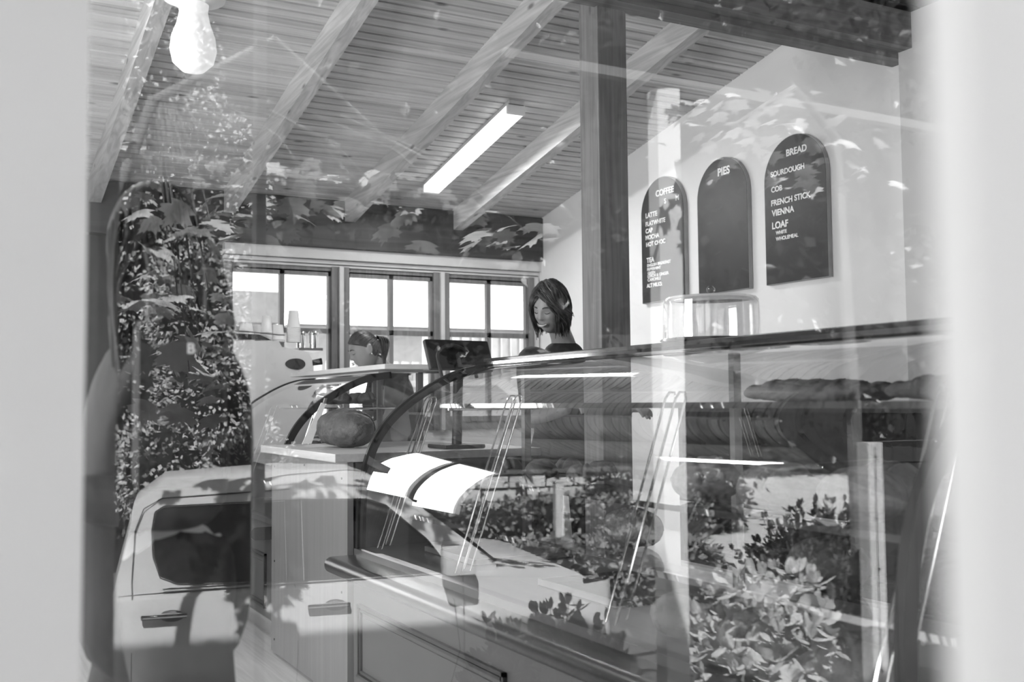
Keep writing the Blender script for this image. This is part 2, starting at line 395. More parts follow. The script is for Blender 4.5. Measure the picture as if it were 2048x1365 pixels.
# ------------------------------------------------------------------ menu boards
def arch(y0, y1, zb, zt, x, th, ins=0.):
    r = (y1 - y0) / 2 - ins; cy = (y0 + y1) / 2; pts = [(x, y0 + ins, zb + ins), (x, y1 - ins, zb + ins)]
    for k in range(25):
        a = math.pi * k / 24; pts.append((x, cy + r * math.cos(a), zt - r - ins + r * math.sin(a)))
    return pts
def letters(s, y0, y1, z, x, parent, sp=1.0):
    cu = bpy.data.curves.new('t', 'FONT'); cu.body = s; cu.size = 1; cu.extrude = .02; cu.offset = .028; cu.space_character = sp
    to = bpy.data.objects.new('t', cu); COL.objects.link(to); bpy.context.view_layer.update()
    me = bpy.data.meshes.new_from_object(to.evaluated_get(bpy.context.evaluated_depsgraph_get())); bpy.data.objects.remove(to); bpy.data.curves.remove(cu)
    xs = [v.co.x for v in me.vertices]; ys = [v.co.y for v in me.vertices]; w = max(xs) - min(xs); x0 = min(xs); yb = min(ys)
    k = (y0 - y1) / w if w else .05
    if len(s) < 2: k = .045
    for v in me.vertices: v.co = Vector((x - v.co.z * .05, y0 - (v.co.x - x0) * k, z + (v.co.y - yb) * min(k, .065 if len(s) > 1 else k)))
    me.materials.clear(); me.materials.append(m_letter)
    return link('lettering', me, parent)
boards = [
    ('tall black arched menu board headed BREAD, nearest the shop window', 3.94, 4.40, [('BREAD', 4.222, 4.069, 2.508), ('SOURDOUGH', 4.346, 4.09, 2.417), ('COB', 4.345, 4.259, 2.332), ('FRENCH STICK', 4.347, 4.048, 2.257), ('VIENNA', 4.345, 4.172, 2.2), ('LOAF', 4.344, 4.22, 2.129), ('WHITE', 4.317, 4.232, 2.096), ('WHOLEMEAL', 4.318, 4.147, 2.062)]),
    ('black arched menu board headed PIES with the rest left blank', 4.545, 4.99, [('PIES', 4.793, 4.686, 2.51)]),
    ('black arched menu board headed COFFEE and listing teas, beside the timber post', 5.125, 5.57, [('COFFEE', 5.406, 5.218, 2.497), ('S', 5.318, 5.292, 2.439), ('M', 5.199, 5.164, 2.439), ('LATTE', 5.519, 5.394, 2.377), ('FLATWHITE', 5.52, 5.311, 2.324), ('CAP', 5.522, 5.445, 2.278), ('MOCHA', 5.523, 5.377, 2.236), ('HOT CHOC', 5.518, 5.315, 2.191), ('TEA', 5.516, 5.434, 2.086), ('ENGLISH BREAKFAST', 5.511, 5.261, 2.059), ('PEPPERMINT', 5.512, 5.366, 2.034), ('GREEN', 5.507, 5.426, 2.009), ('LEMON & GINGER', 5.508, 5.284, 1.989), ('CAMOMILE', 5.508, 5.368, 1.965), ('ALT MILKS:', 5.52, 5.354, 1.926)]),
]
for lb, y0, y1, tx in boards:
    b0 = thing('menu_board', lb, 'menu board', (3.98, (y0 + y1) / 2, 1.83))
    MB().prism(arch(y0, y1, 1.83, 2.615, 3.968, 0), (.03, 0, 0)).build('board_panel', m_board, b0)
    MB().prism(arch(y0, y1, 1.83, 2.615, 3.970, 0, -.003), (.026, 0, 0)).build('board_edge', m_edge, b0)
    for s, a, c, z in tx: letters(s, a, c, z, 3.967, b0)

# ------------------------------------------------------------------ lamps
def fluoro(name, lb, x0, x1, y0, y1, drop, grp=None):
    o = thing(name, lb, 'ceiling light', ((x0 + x1) / 2, y0, cz(y0)), grp)
    def q(xa, xb, za, zb, nm, m, ya=y0, yb=y1):
        MB().prism([(xa, ya, cz(ya) + za), (xa, yb, cz(yb) + za), (xa, yb, cz(yb) + zb), (xa, ya, cz(ya) + zb)], (xb - xa, 0, 0)).build(nm, m, o)
    q(x0 + .006, x1 - .006, -.03, -.002, 'fixing_plate', m_framelt)
    q(x0, x1, -.075, -.03, 'diffuser', m_tube, y0 + .02, y1 - .02)
    q(x0 - .002, x1 + .002, -.078, -.025, 'end_cap', m_white, y0, y0 + .02); q(x0 - .002, x1 + .002, -.078, -.025, 'end_cap', m_white, y1 - .02, y1)
fluoro('batten_light', 'long white fluorescent batten light glowing on the board ceiling between two rafters', 2.82, 2.93, 5.25, 6.48, .07)
# second batten over the customers' side, out of frame but reflected in the case glass
fluoro('batten_light', 'second white batten light over the customer aisle, seen only as streaks on the glass', .2, .31, 3.9, 5.1, .07)
d = bpy.data.lights.new('batten_glow', 'AREA'); d.shape = 'RECTANGLE'; d.size = .09; d.size_y = 1.1; d.energy = 22
o = bpy.data.objects.new('batten_glow', d); COL.objects.link(o); o.location = (2.875, 5.86, cz(5.86) - .085); o.rotation_euler = (-sl, 0, 0)
o2 = o.copy(); COL.objects.link(o2); o2.location = (.255, 4.5, cz(4.5) - .085)

pl = thing('pendant_lamp', 'pear shaped white glass pendant lamp hanging below a round white ceiling rose', 'pendant lamp', (.66, 3.3, 2.20))
MB().lathe([(0, 0), (.035, .004), (.062, .03), (.071, .07), (.066, .11), (.05, .155), (.043, .19), (.046, .215)], (.66, 3.3, 2.235), 40).build('glass_shade', m_bulb, pl, True)
MB().lathe([(0, 0), (.05, 0), (.095, .018), (.098, .03), (.03, .05), (.012, .08), (0, .08)], (.66, 3.3, 2.448), 40).build('lamp_holder', m_white, pl, True)
MB().tube([(.66, 3.3, 2.52), (.66, 3.3, 3.0)], .006).build('cord', m_white, pl)

# ------------------------------------------------------------------ display cases
PROF = [(1.435, .622), (1.437, .72), (1.441, .82), (1.455, .92), (1.483, 1.016), (1.524, 1.09), (1.579, 1.154), (1.65, 1.213), (1.733, 1.264), (1.795, 1.297), (1.858, 1.324), (1.92, 1.342), (1.986, 1.353), (2.03, 1.358)]
def off(prof, d):
    out = []
    for i, (x, z) in enumerate(prof):
        a = prof[max(i - 1, 0)]; c = prof[min(i + 1, len(prof) - 1)]; tx, tz = c[0] - a[0], c[1] - a[1]; l = math.hypot(tx, tz)
        out.append((x + tz / l * d, z - tx / l * d))
    return out
def case(lb, y0, y1, xf, panels, top):
    o = thing('display_case', lb, 'display case', (1.8, (y0 + y1) / 2, 0))
    b = MB().box(xf, 2.24, y0 + .01, y1 - .01, .10, .56).build('base_cabinet', m_cab, o)
    MB().box(xf + .05, 2.2, y0 + .02, y1 - .02, 0, .10).build('plinth', m_plinth, o)
    MB().box(xf - .006, xf + .02, y0 + .012, y1 - .012, .095, .112).build('kick_strip', m_plinth, b)
    for a, c in panels:      # raised and fielded panel with black mouldings
        m = MB(); zl, zh = .155, .432
        for k, (w_, d_) in enumerate(((.012, .014), (.010, .009))):
            e = k * .018
            m.box(xf - d_, xf, a + e, c - e, zh - e - w_, zh - e); m.box(xf - d_, xf, a + e, c - e, zl + e, zl + e + w_)
            m.box(xf - d_, xf, a + e, a + e + w_, zl + e, zh - e); m.box(xf - d_, xf, c - e - w_, c - e, zl + e, zh - e)
        m.build('panel_moulding', m_cabdark, b)
        MB().box(xf - .005, xf, a + .045, c - .045, zl + .045, zh - .045, bev=.002).build('raised_panel', m_cab, b)
    # bullnose rail
    m = MB(); pts = [(1.47, y0, .545), (1.47, y0, .607)]
    for k in range(9):
        a = math.pi / 2 + math.pi * k / 8; pts.append((1.335 + .031 * math.cos(a), y0, .576 + .031 * math.sin(a)))
    m.prism(pts, (0, y1 - y0, 0)).build('bullnose_rail', m_rail, o, True)
    MB().box(1.425, 2.24, y0, y1, .60, .632).build('deck', m_deck, o)
    # curved front glass
    m = MB(); A = [(x, y0 + .01, z) for x, z in PROF]; B = [(x, y1 - .01, z) for x, z in PROF]
    # finer profile
    def fine(pr):
        out = []
        for i in range(len(pr) - 1):
            p0 = pr[max(i - 1, 0)]; p1 = pr[i]; p2 = pr[i + 1]; p3 = pr[min(i + 2, len(pr) - 1)]
            for k in range(4):
                t_ = k / 4
                out.append(tuple(.5 * ((2 * p1[j]) + (-p0[j] + p2[j]) * t_ + (2 * p0[j] - 5 * p1[j] + 4 * p2[j] - p3[j]) * t_ ** 2 + (-p0[j] + 3 * p1[j] - 3 * p2[j] + p3[j]) * t_ ** 3) for j in (0, 1)))
        out.append(pr[-1]); return out
    F = fine(PROF)
    m.strip([(x, y0 + .01, z) for x, z in F], [(x, y1 - .01, z) for x, z in F]).build('front_glass', m_case, o, True, recalc=False)
    # end panes and black curved trims
    for ye in (y0, y1):
        inner = off(F, .030); FO = off(F, -.005)
        q = 1 if ye == y0 else -1
        m = MB(); ring = [(x, ye, z) for x, z in F] + [(x, ye, z) for x, z in inner[::-1]]
        for i in range(len(F) - 1):
            m.prism([(FO[i][0], ye, FO[i][1]), (FO[i + 1][0], ye, FO[i + 1][1]), (inner[i + 1][0], ye, inner[i + 1][1]), (inner[i][0], ye, inner[i][1])], (0, .022 * q, 0))
        bmesh.ops.remove_doubles(m.b, verts=m.b.verts, dist=.0004)
        m.build('curved_trim', m_black, o)
        m = MB(); m.poly([(x, ye + .008 * q, z) for x, z in inner] + [(2.2, ye + .008 * q, 1.345), (2.2, ye + .008 * q, .632)]).build('end_glass', m_shelfglass, o, recalc=False)
        MB().box(2.18, 2.21, ye - (.0 if q > 0 else .03), ye + (.03 if q > 0 else 0), .632, 1.36).build('corner_post', m_steel, o)
    MB().box(1.96, 2.3, y0, y1, 1.355, 1.366).build('top_channel', m_chrome, o)
    if top == 'dark': MB().box(2.0, 2.3, y0, y1, 1.366, 1.384, bev=.003).build('top_slab', m_stonedk, o)
    MB().box(2.215, 2.222, y0 + .03, (y0 + y1) / 2 + .02, .64, 1.35).build('sliding_glass', m_shelfglass, o)
    MB().box(2.205, 2.235, (y0 + y1) / 2 - .012, (y0 + y1) / 2 + .012, .64, 1.35).build('back_mullion', m_steel, o)
    for z, xs in ((1.185, 1.78), (.915, 1.70), (.755, 1.62)):
        sh = MB().box(xs, 2.17, y0 + .05, y1 - .05, z, z + .007).build('glass_shelf', m_shelfglass, o)
        MB().box(xs - .006, xs + .004, y0 + .05, y1 - .05, z - .006, z + .01).build('shelf_edge', m_chrome, sh)
        for yr in (y0 + .12, y1 - .12):
            MB().tube([(2.17, yr, z - .012), (xs, yr, z - .012)], .006, 6).build('shelf_bracket', m_chrome, sh)
    return o
near = case('long curved glass bread display case running up to the shop window', 1.275, 3.965, 1.42, ((1.32, 2.55), (2.68, 3.885)), 'dark')
far = case('shorter curved glass pastry case beyond the plywood counter end', 5.085, 6.40, 1.47, ((5.40, 6.33),), 'none')
# chrome hairpin shelf stays leaning inside the near case
for yr in (1.37, 2.245, 3.15, 3.86):
    m = MB()
    for k in (0, 1):
        yy = yr + k * .045; r_ = .0035
        for dx in (0, .032):
            pass
        a0, a1 = Vector((1.50, yy, .634)), Vector((1.70, yy, 1.205)); o_ = Vector((.034, 0, 0)); up_ = Vector((.006, 0, .017))
        m.tube([a0, a1, a1 + up_ + o_ * .25, a1 + up_ + o_ * .75, a1 + o_, a0 + o_ + Vector((0, 0, .012))], r_, 6)
    m.build('shelf_stay', m_chrome, near, True)
for yr in (5.3, 6.15):
    m = MB()
    for dx in (0, .03): m.tube([(1.50 + dx, yr, .634), (1.70 + dx, yr, 1.19)], .003, 6)
    m.build('shelf_stay', m_chrome, far, True)

slab = thing('stone_slab', 'pale stone slab lying along the top of the far pastry case', 'slab', (2.05, 5.4, 1.366))
MB().box(1.89, 2.32, 4.82, 6.42, 1.367, 1.392, bev=.003).build('slab_top', m_stone, slab)

# counter between the two cases: plywood end panel, pale slab
pc = thing('service_counter', 'plywood fronted counter block with a pale wooden top between the two cases', 'counter', (1.8, 4.5, 0))
MB().box(1.405, 1.43, 3.985, 5.075, .02, .97).build('front_panel', m_ply, pc)
for yy, zz in ((4.05, .9), (5.02, .9), (4.05, .45), (5.02, .45), (4.05, .08), (5.02, .08), (4.55, .93)): MB().lathe([(0, 0), (.005, 0), (.005, .003), (0, .003)], (0, 0, 0), 10, Matrix.Translation((1.4052, yy, zz)) @ Matrix.Rotation(R(-90), 4, 'Y')).build('screw_head', m_blackm, pc)
MB().box(1.44, 2.25, 3.99, 5.07, .02, .965).build('carcass', m_cab, pc)
MB().box(1.35, 2.28, 3.972, 5.078, .968, 1.002, bev=.003).build('counter_top', wood('pale_counter_top', .45, 'Y', .35, .12, knots=False), pc)

# ------------------------------------------------------------------ bread
def loaf_mesh(name, L, Wd, H, slashes=3, seed=0, p=2.4, m=None):
    bm = bmesh.new(); bmesh.ops.create_icosphere(bm, subdivisions=5, radius=1)
    for v in bm.verts:
        c = v.co; s_ = lambda a: math.copysign(abs(a) ** (2 / p), a)
        x, y, z = s_(c.x) * L / 2, s_(c.y) * Wd / 2, s_(c.z) * H / 2
        k = 1 - .18 * (abs(c.x)) ** 3
        y *= k; z = z * k if z > 0 else z * .8
        n_ = mnoise.noise(Vector((x * 12 + seed, y * 12, z * 12))) * .010 + mnoise.noise(Vector((x * 45 + seed, y * 45, z * 45))) * .003
        if z > 0:
            for q in range(slashes):
                cx_ = (q - (slashes - 1) / 2) * L / (slashes + .6); d_ = (x - cx_) - y * .7
                n_ -= .011 * math.exp(-(d_ / .007) ** 2) - .006 * math.exp(-((d_ - .016) / .01) ** 2)
        v.co = Vector((x, y, z + H * .4)) + c * n_
    me = bpy.data.meshes.new(name); bm.to_mesh(me); bm.free(); me.materials.append(m or m_crust)
    me.polygons.foreach_set('use_smooth', [True] * len(me.polygons)); return me
me_lo = loaf_mesh('loaf', .34, .20, .19, 3, 1, 2.3)
me_co = loaf_mesh('cob', .22, .21, .14, 2, 5, 2.0, m_crustpale)
me_bg = loaf_mesh('stick', .42, .075, .065, 5, 9, 2.2, m_crustpale)
me_bn = loaf_mesh('bun', .105, .10, .07, 1, 13, 2.0)
def lay(name, me, loc, rz, label, group=None, sc=1., cat='bread'):
    o = link(name, me); o.location = loc; o.rotation_euler = (0, 0, rz); o.scale = (sc,) * 3
    return tag(o, label, cat, group)
lay('bread_loaf', me_lo, (1.60, 4.56, 1.003), R(105), 'big dark crusted loaf with slashes on the pale counter top')
Z1, Z2, Z3, ZD = 1.193, .923, .763, .633
WE, PE = 'the shop window end', 'the plywood counter end'
for i, (x, yy, w_) in enumerate(((1.93, 1.55, 'nearest the curved glass at ' + WE), (2.00, 1.56, 'second row at ' + WE), (2.07, 1.58, 'against the back at ' + WE), (1.92, 2.03, 'nearest the curved glass in the second lot'), (2.00, 2.03, 'middle one of the second lot'), (2.08, 2.02, 'against the back in the second lot'))):
    lay('french_stick', me_bg, (x, yy, Z1), R(88 + i % 3 * 2), 'floury french stick on the top shelf, ' + w_, 'french sticks on the top shelf', .95)
for i, (x, yy, w_) in enumerate(((1.84, 1.47, 'front row, closest to the shop window'), (1.84, 1.74, 'front row, second from the shop window'), (1.84, 2.01, 'front row, third from the shop window'), (1.86, 2.32, 'standing alone beside a chrome stay'), (2.06, 1.60, 'back row, closest to the shop window'), (2.06, 1.87, 'back row, farther from the shop window'))):
    lay('cob_loaf', me_co, (x, yy, Z2), i * 1.1, 'round floury cob on the middle shelf, ' + w_, 'cobs on the middle shelf', .95)
for i, (x, yy, w_) in enumerate(((1.82, 1.50, 'closest to the shop window'), (1.82, 1.83, 'second from the shop window'), (1.83, 2.64, 'alone past the chrome stay'))):
    lay('vienna_loaf', me_lo, (x, yy, Z3 + .001), R(80 + 9 * i), 'dark oval loaf on the lowest glass shelf, ' + w_, 'loaves on the low shelf', .66)
for i, (x, yy, w_) in enumerate(((1.585, 1.52, 'closest to the shop window'), (1.585, 1.79, 'in the middle of three'), (1.585, 2.06, 'farthest from the shop window'))):
    lay('round_loaf', me_co, (x, yy, ZD), i * 2.1, 'round pale loaf at the front of the case deck, ' + w_, 'round loaves on the case deck', .85)
rows_ = ('nearest the plywood counter', 'second row from the plywood counter', 'third row from the plywood counter', 'row nearest the espresso machine')
for i in range(8):
    lay('bread_roll', me_bn, (1.86 + .14 * (i % 2), 5.45 + .13 * (i // 2), Z2), i * .8, 'small glazed bun on the pastry case middle shelf, %s, %s' % (('front', 'back')[i % 2], rows_[i // 2]), 'buns in the pastry case', 1.)
for i in range(6):
    lay('bread_roll', me_bn, (1.86 + .14 * (i % 2), 5.35 + .15 * (i // 2), Z1), i * .7, 'small glazed bun on the pastry case top shelf, %s, %s' % (('front', 'back')[i % 2], rows_[i // 2]), 'buns on the pastry top shelf', 1.)
for i, (x, yy, w_) in enumerate(((1.85, 2.95, 'first bun toward the shop window'), (1.99, 3.05, 'back bun of the first pair'), (1.87, 3.25, 'front bun in the middle'), (2.02, 3.32, 'back bun in the middle'), (1.86, 3.5, 'bun nearest the cash register'))):
    lay('bread_roll', me_bn, (x, yy, Z2), i * .9, w_ + ', on the sparse middle shelf of the bread case', 'buns on the middle shelf of the bread case', 1.1)
# trays on the case deck
for i, (y0, y1) in enumerate(((2.42, 2.85), (3.3, 3.72))):
    t_ = thing('baking_tray', ('empty dark baking tray on the case deck in the middle of the bread case', 'empty dark baking tray on the case deck near the plywood counter')[i], 'tray', (1.8, (y0 + y1) / 2, ZD))
    m = MB(); m.box(1.62, 2.08, y0, y1, ZD, ZD + .004).build('tray_base', m_blackm, t_)
    m = MB(); m.box(1.62, 1.626, y0, y1, ZD + .004, ZD + .022); m.box(2.074, 2.08, y0, y1, ZD + .004, ZD + .022); m.box(1.626, 2.074, y0, y0 + .006, ZD + .004, ZD + .022); m.box(1.626, 2.074, y1 - .006, y1, ZD + .004, ZD + .022)
    m.build('tray_rim', m_steel, t_)
pcard = thing('ticket_holder', 'tall white leaning ticket strip at the end of the pastry case', 'price ticket', (1.62, 5.12, 1.0))
MB().prism([(1.545, 5.04, 1.004), (1.592, 5.04, 1.004), (1.668, 5.04, 1.205), (1.642, 5.04, 1.205)], (0, .008, 0)).build('ticket', m_paper, pcard)
MB().prism([(1.650, 5.036, 1.20), (1.664, 5.036, 1.20), (1.672, 5.036, 1.228), (1.660, 5.036, 1.228)], (0, .016, 0)).build('clip', m_chrome, pcard)

# ------------------------------------------------------------------ dome, register
dm = thing('cake_dome', 'clear glass cake dome with a knob standing on the dark case top', 'cake dome', (2.13, 2.62, 1.385))
MB().lathe([(0, 0), (.158, 0), (.163, .004), (.158, .009), (0, .009)], (2.13, 2.62, 1.385), 48).build('stand_plate', m_stonedk, dm, True)
MB().lathe([(.152, .009), (.153, .015), (.150, .12), (.147, .132), (.139, .140), (.06, .146), (0, .147)], (2.13, 2.62, 1.385), 56).build('glass_cover', m_dome, dm, True)
MB().lathe([(.148, .009), (.147, .125), (.137, .134), (0, .141)], (2.13, 2.62, 1.385), 56).build('cover_lining', m_dome, dm, True)
MB().lathe([(.006, .146), (.006, .152), (.013, .160), (.014, .168), (.008, .176), (0, .177)], (2.13, 2.62, 1.385), 20).build('knob', m_dome, dm, True)

rg = thing('cash_register', 'black touch screen cash register seen from behind at the end of the bread case', 'cash register', (1.99, 4.16, 1.003))
Mr = Matrix.Translation((1.965, 4.13, 1.40)) @ Matrix.Rotation(R(8), 4, 'Z') @ Matrix.Rotation(R(-22), 4, 'X')
MB().box(-.165, .165, -.012, .012, -.065, .075, M=Mr, bev=.008).build('screen', m_blackm, rg)
m = MB(); pts = []
ring = []
for a in range(0, 181, 12): ring.append((-.02 + .088 * math.cos(R(a)) - .02, -.022, -.02 + .06 * math.sin(R(a))))
m.tube([Mr @ Vector(p) for p in [(.05, -.022, -.11)] + ring + [(-.128, -.022, -.11)]], .008, 8)
m.build('stand_hoop', m_rail, rg, True)
MB().prism([Mr @ Vector(p) for p in ((-.03, -.018, -.06), (.04, -.018, -.06), (.04, -.018, 0), (-.03, -.018, 0))], Mr.to_3x3() @ Vector((0, -.03, 0))).build('rear_housing', m_rail, rg)
MB().tube([(1.965, 4.16, 1.004), (1.965, 4.14, 1.33)], .022, 12).build('pedestal', m_blackm, rg, True)
MB().box(1.87, 2.06, 4.07, 4.26, 1.003, 1.02, bev=.005).build('base_plate', m_blackm, rg)

# ------------------------------------------------------------------ coffee machine, its bench and cups
bn = thing('machine_bench', 'dark bench carrying the espresso machine against the end wall', 'bench', (1.3, 6.7, 0))
MB().box(.1, 2.25, 6.45, 6.97, .86, .90).build('bench_top', m_stonedk, bn); MB().box(.15, 2.2, 6.48, 6.97, .0, .86).build('bench_body', m_cab, bn)
cm = thing('espresso_machine', 'big white espresso machine on the bench below the end windows', 'coffee machine', (1.6, 6.7, .90))
sec = [(0, 0), (.93, 0), (.985, .30), (.955, .555), (.93, .60), (.76, .63), (.74, .665), (.0, .665)]
MB().prism([(1.1 + x, 6.50, .93 + z) for x, z in sec], (0, .42, 0)).build('body', m_mach, cm)
for fx in (1.18, 1.95):
    for fy in (6.55, 6.87): MB().lathe([(0, 0), (.022, 0), (.022, .03), (0, .03)], (fx, fy, .90), 14).build('foot', m_blackm, cm)
m = MB(); prev = []
for k in range(29):
    a = 2 * math.pi * k / 28; prev.append((1.955 + .075 * math.cos(a) * (1.0 if math.cos(a) < 0 else .75), 6.497, 1.452 + .036 * math.sin(a)))
m.poly(prev[:-1]); m.build('side_badge', m_stonedk, cm, recalc=False)
MB().tube([(2.02, 6.56, 1.46), (2.075, 6.54, 1.463), (2.13, 6.53, 1.473)], [.012, .019, .022], 12).build('steam_knob', m_black, cm, True)
# arched cup rail
MB().tube([(1.12 + .04 * k, 6.505, 1.635 + .02 * math.sin(math.pi * min(1, k / 18))) for k in range(20)], .004, 6).build('cup_rail', m_steel, cm, True)
MB().prism([(1.52, 6.51, 1.603), (1.80, 6.51, 1.600), (1.72, 6.51, 1.635), (1.50, 6.51, 1.640)], (0, .004, 0)).build('rail_panel', m_blackm, cm)
def cup(lb, grp, r=.042, h=.10, n=1, band=True):
    o = thing('paper_cup', lb, 'paper cup', (0, 0, 0), grp)
    m = MB(); pr = [(0, 0), (r, 0)]
    for k in range(n): pr += [(r * 1.03, k * .009), (r * 1.06, k * .009 + .004), (r, k * .009 + .008)]
    z0 = n * .009
    pr += [(r * .98, z0), (r * .72, z0 + h), (r * .68, z0 + h), (r * .66, z0 + h - .006), (0, z0 + h - .006)]
    m.lathe(pr, (0, 0, 0), 28).build('cup_body', m_paper, o, True)
    if band: MB().lathe([(r * .755, z0 + h * .80), (r * .725, z0 + h * .93)], (0, 0, 0), 28).build('printed_band', m_print, o, True)
    return o
# nested, upturned cups in stacks on top of the machine
zt = 1.597
stacks = [(1.97, 6.62, 11, .105, .043, 1), (1.79, 6.60, 7, .10, .038, 1), (1.66, 6.60, 3, .085, .05, 0), (1.75, 6.74, 4, .08, .052, 0), (1.53, 6.60, 3, .08, .05, 0), (1.55, 6.74, 9, .10, .042, 1), (1.43, 6.62, 10, .10, .042, 1), (1.86, 6.60, 2, .09, .046, 0), (1.62, 6.84, 8, .09, .038, 1)]
lbls = ['tallest stack of upturned paper cups, at the window end of the espresso machine', 'banded cup stack in the middle of the espresso machine top', 'low white cup stack in front of the machine rail', 'squat white cup stack behind the banded one', 'low white cup stack beside the green leaves reflection', 'banded cup stack toward the wall end of the machine', 'cup stack nearest the dark wall on the machine', 'short cup stack tucked beside the tallest one', 'narrow cup stack at the back of the machine top']
for (x, yy, n_, h, r_, bd), lb in zip(stacks, lbls):
    c_ = cup(lb, 'cups on the espresso machine', r_, h, n_, bool(bd)); c_.location = (x, yy, zt)
for i, (x, yy) in enumerate(((2.045, 6.70), (2.115, 6.66))):
    t_ = thing('shaker', ('shiny chrome shaker beside the cups', 'shiny chrome shaker standing nearer the window')[i], 'shaker', (x, yy, 1.50))
    zz = 1.562
    MB().lathe([(0, 0), (.030, 0), (.031, .085), (0, .085)], (x, yy, zz), 24).build('shaker_body', m_chrome, t_, True)
    MB().lathe([(.032, 0), (.032, .018), (.026, .026), (0, .027)], (x, yy, zz + .085), 24).build('shaker_lid', m_chrome, t_, True)
MB().box(2.0, 2.16, 6.6, 6.8, 1.545, 1.562).build('side_tray', m_steel, cm)

def letters_y(s, x0, z, h, y, parent):
    cu = bpy.data.curves.new('t', 'FONT'); cu.body = s; cu.size = 1; cu.extrude = .02; cu.offset = .02
    to = bpy.data.objects.new('t', cu); COL.objects.link(to); bpy.context.view_layer.update()
    me = bpy.data.meshes.new_from_object(to.evaluated_get(bpy.context.evaluated_depsgraph_get())); bpy.data.objects.remove(to); bpy.data.curves.remove(cu)
    for v in me.vertices: v.co = Vector((x0 + v.co.x * h / .7, y - v.co.z * .05, z + v.co.y * h / .7))
    me.materials.clear(); me.materials.append(m_letter); return link('lettering', me, parent)

# back bar behind the cases: low dark shelving along the menu wall
bb = thing('back_bar', 'dark low shelving unit along the white menu wall behind the bread case', 'shelving unit', (3.7, 2.8, 0))
m = MB(); m.box(3.5, 3.92, 1.3, 4.6, 0, .06); m.box(3.5, 3.92, 1.3, 4.6, 1.14, 1.18); m.box(3.9, 3.92, 1.3, 4.6, .06, 1.14)
for yy in (1.3, 1.98, 2.68, 3.36, 4.57): m.box(3.5, 3.9, yy, yy + .03, .06, 1.14)
m.build('carcass', m_blackm, bb)
for z in (.4, .74): MB().box(3.52, 3.9, 1.33, 4.57, z, z + .02).build('shelf', m_cab, bb)
for i, (yy, z) in enumerate(((1.6, .42), (1.8, .42), (2.2, .42), (2.5, .42), (1.62, .76), (2.3, .76), (2.9, .76), (3.15, .76), (2.9, .42))):
    lay('spare_loaf', me_lo, (3.7, yy, z), R(15 * (i % 3)), 'spare loaf on the %s board of the dark back shelving, %s' % ('lower' if z < .5 else 'upper', ('first from the shop window', 'second from the shop window', 'third along', 'fourth along', 'first from the shop window', 'second along', 'third along', 'last beside the post', 'last beside the post')[i]), 'spare loaves on the back shelving', .7)

# ================================================================== PEOPLE
def skinned(verts, edges, radii, m, name='body', sub=2, extra=None, vox=None):
    """connected joints -> one continuous skin"""
    me = bpy.data.meshes.new(name); me.from_pydata([tuple(v) for v in verts], edges, [])
    o = bpy.data.objects.new(name, me); COL.objects.link(o)
    mo = o.modifiers.new('s', 'SKIN'); mo.use_smooth_shade = True
    for i, sv in enumerate(me.skin_vertices[0].data): r_ = radii[i]; sv.radius = r_ if isinstance(r_, tuple) else (r_, r_); sv.use_root = (i == 0)
    o.modifiers.new('u', 'SUBSURF').levels = sub
    bpy.context.view_layer.update()
    nm = bpy.data.meshes.new_from_object(o.evaluated_get(bpy.context.evaluated_depsgraph_get()))
    bpy.data.objects.remove(o)
    return nm
def join_vox(meshes, m, vox, name='body'):
    bm = bmesh.new()
    for x in meshes: bm.from_mesh(x)
    me = bpy.data.meshes.new(name); bm.to_mesh(me); bm.free(); me.materials.clear(); me.materials.append(m)
    o = bpy.data.objects.new(name, me); COL.objects.link(o)
    r_ = o.modifiers.new('r', 'REMESH'); r_.mode = 'VOXEL'; r_.voxel_size = vox; r_.use_smooth_shade = True
    s_ = o.modifiers.new('m', 'SMOOTH'); s_.factor = .5; s_.iterations = 2
    bpy.context.view_layer.update()
    nm = bpy.data.meshes.new_from_object(o.evaluated_get(bpy.context.evaluated_depsgraph_get())); bpy.data.objects.remove(o)
    nm.materials.clear(); nm.materials.append(m); nm.name = name
    nm.polygons.foreach_set('use_smooth', [True] * len(nm.polygons))
    return nm
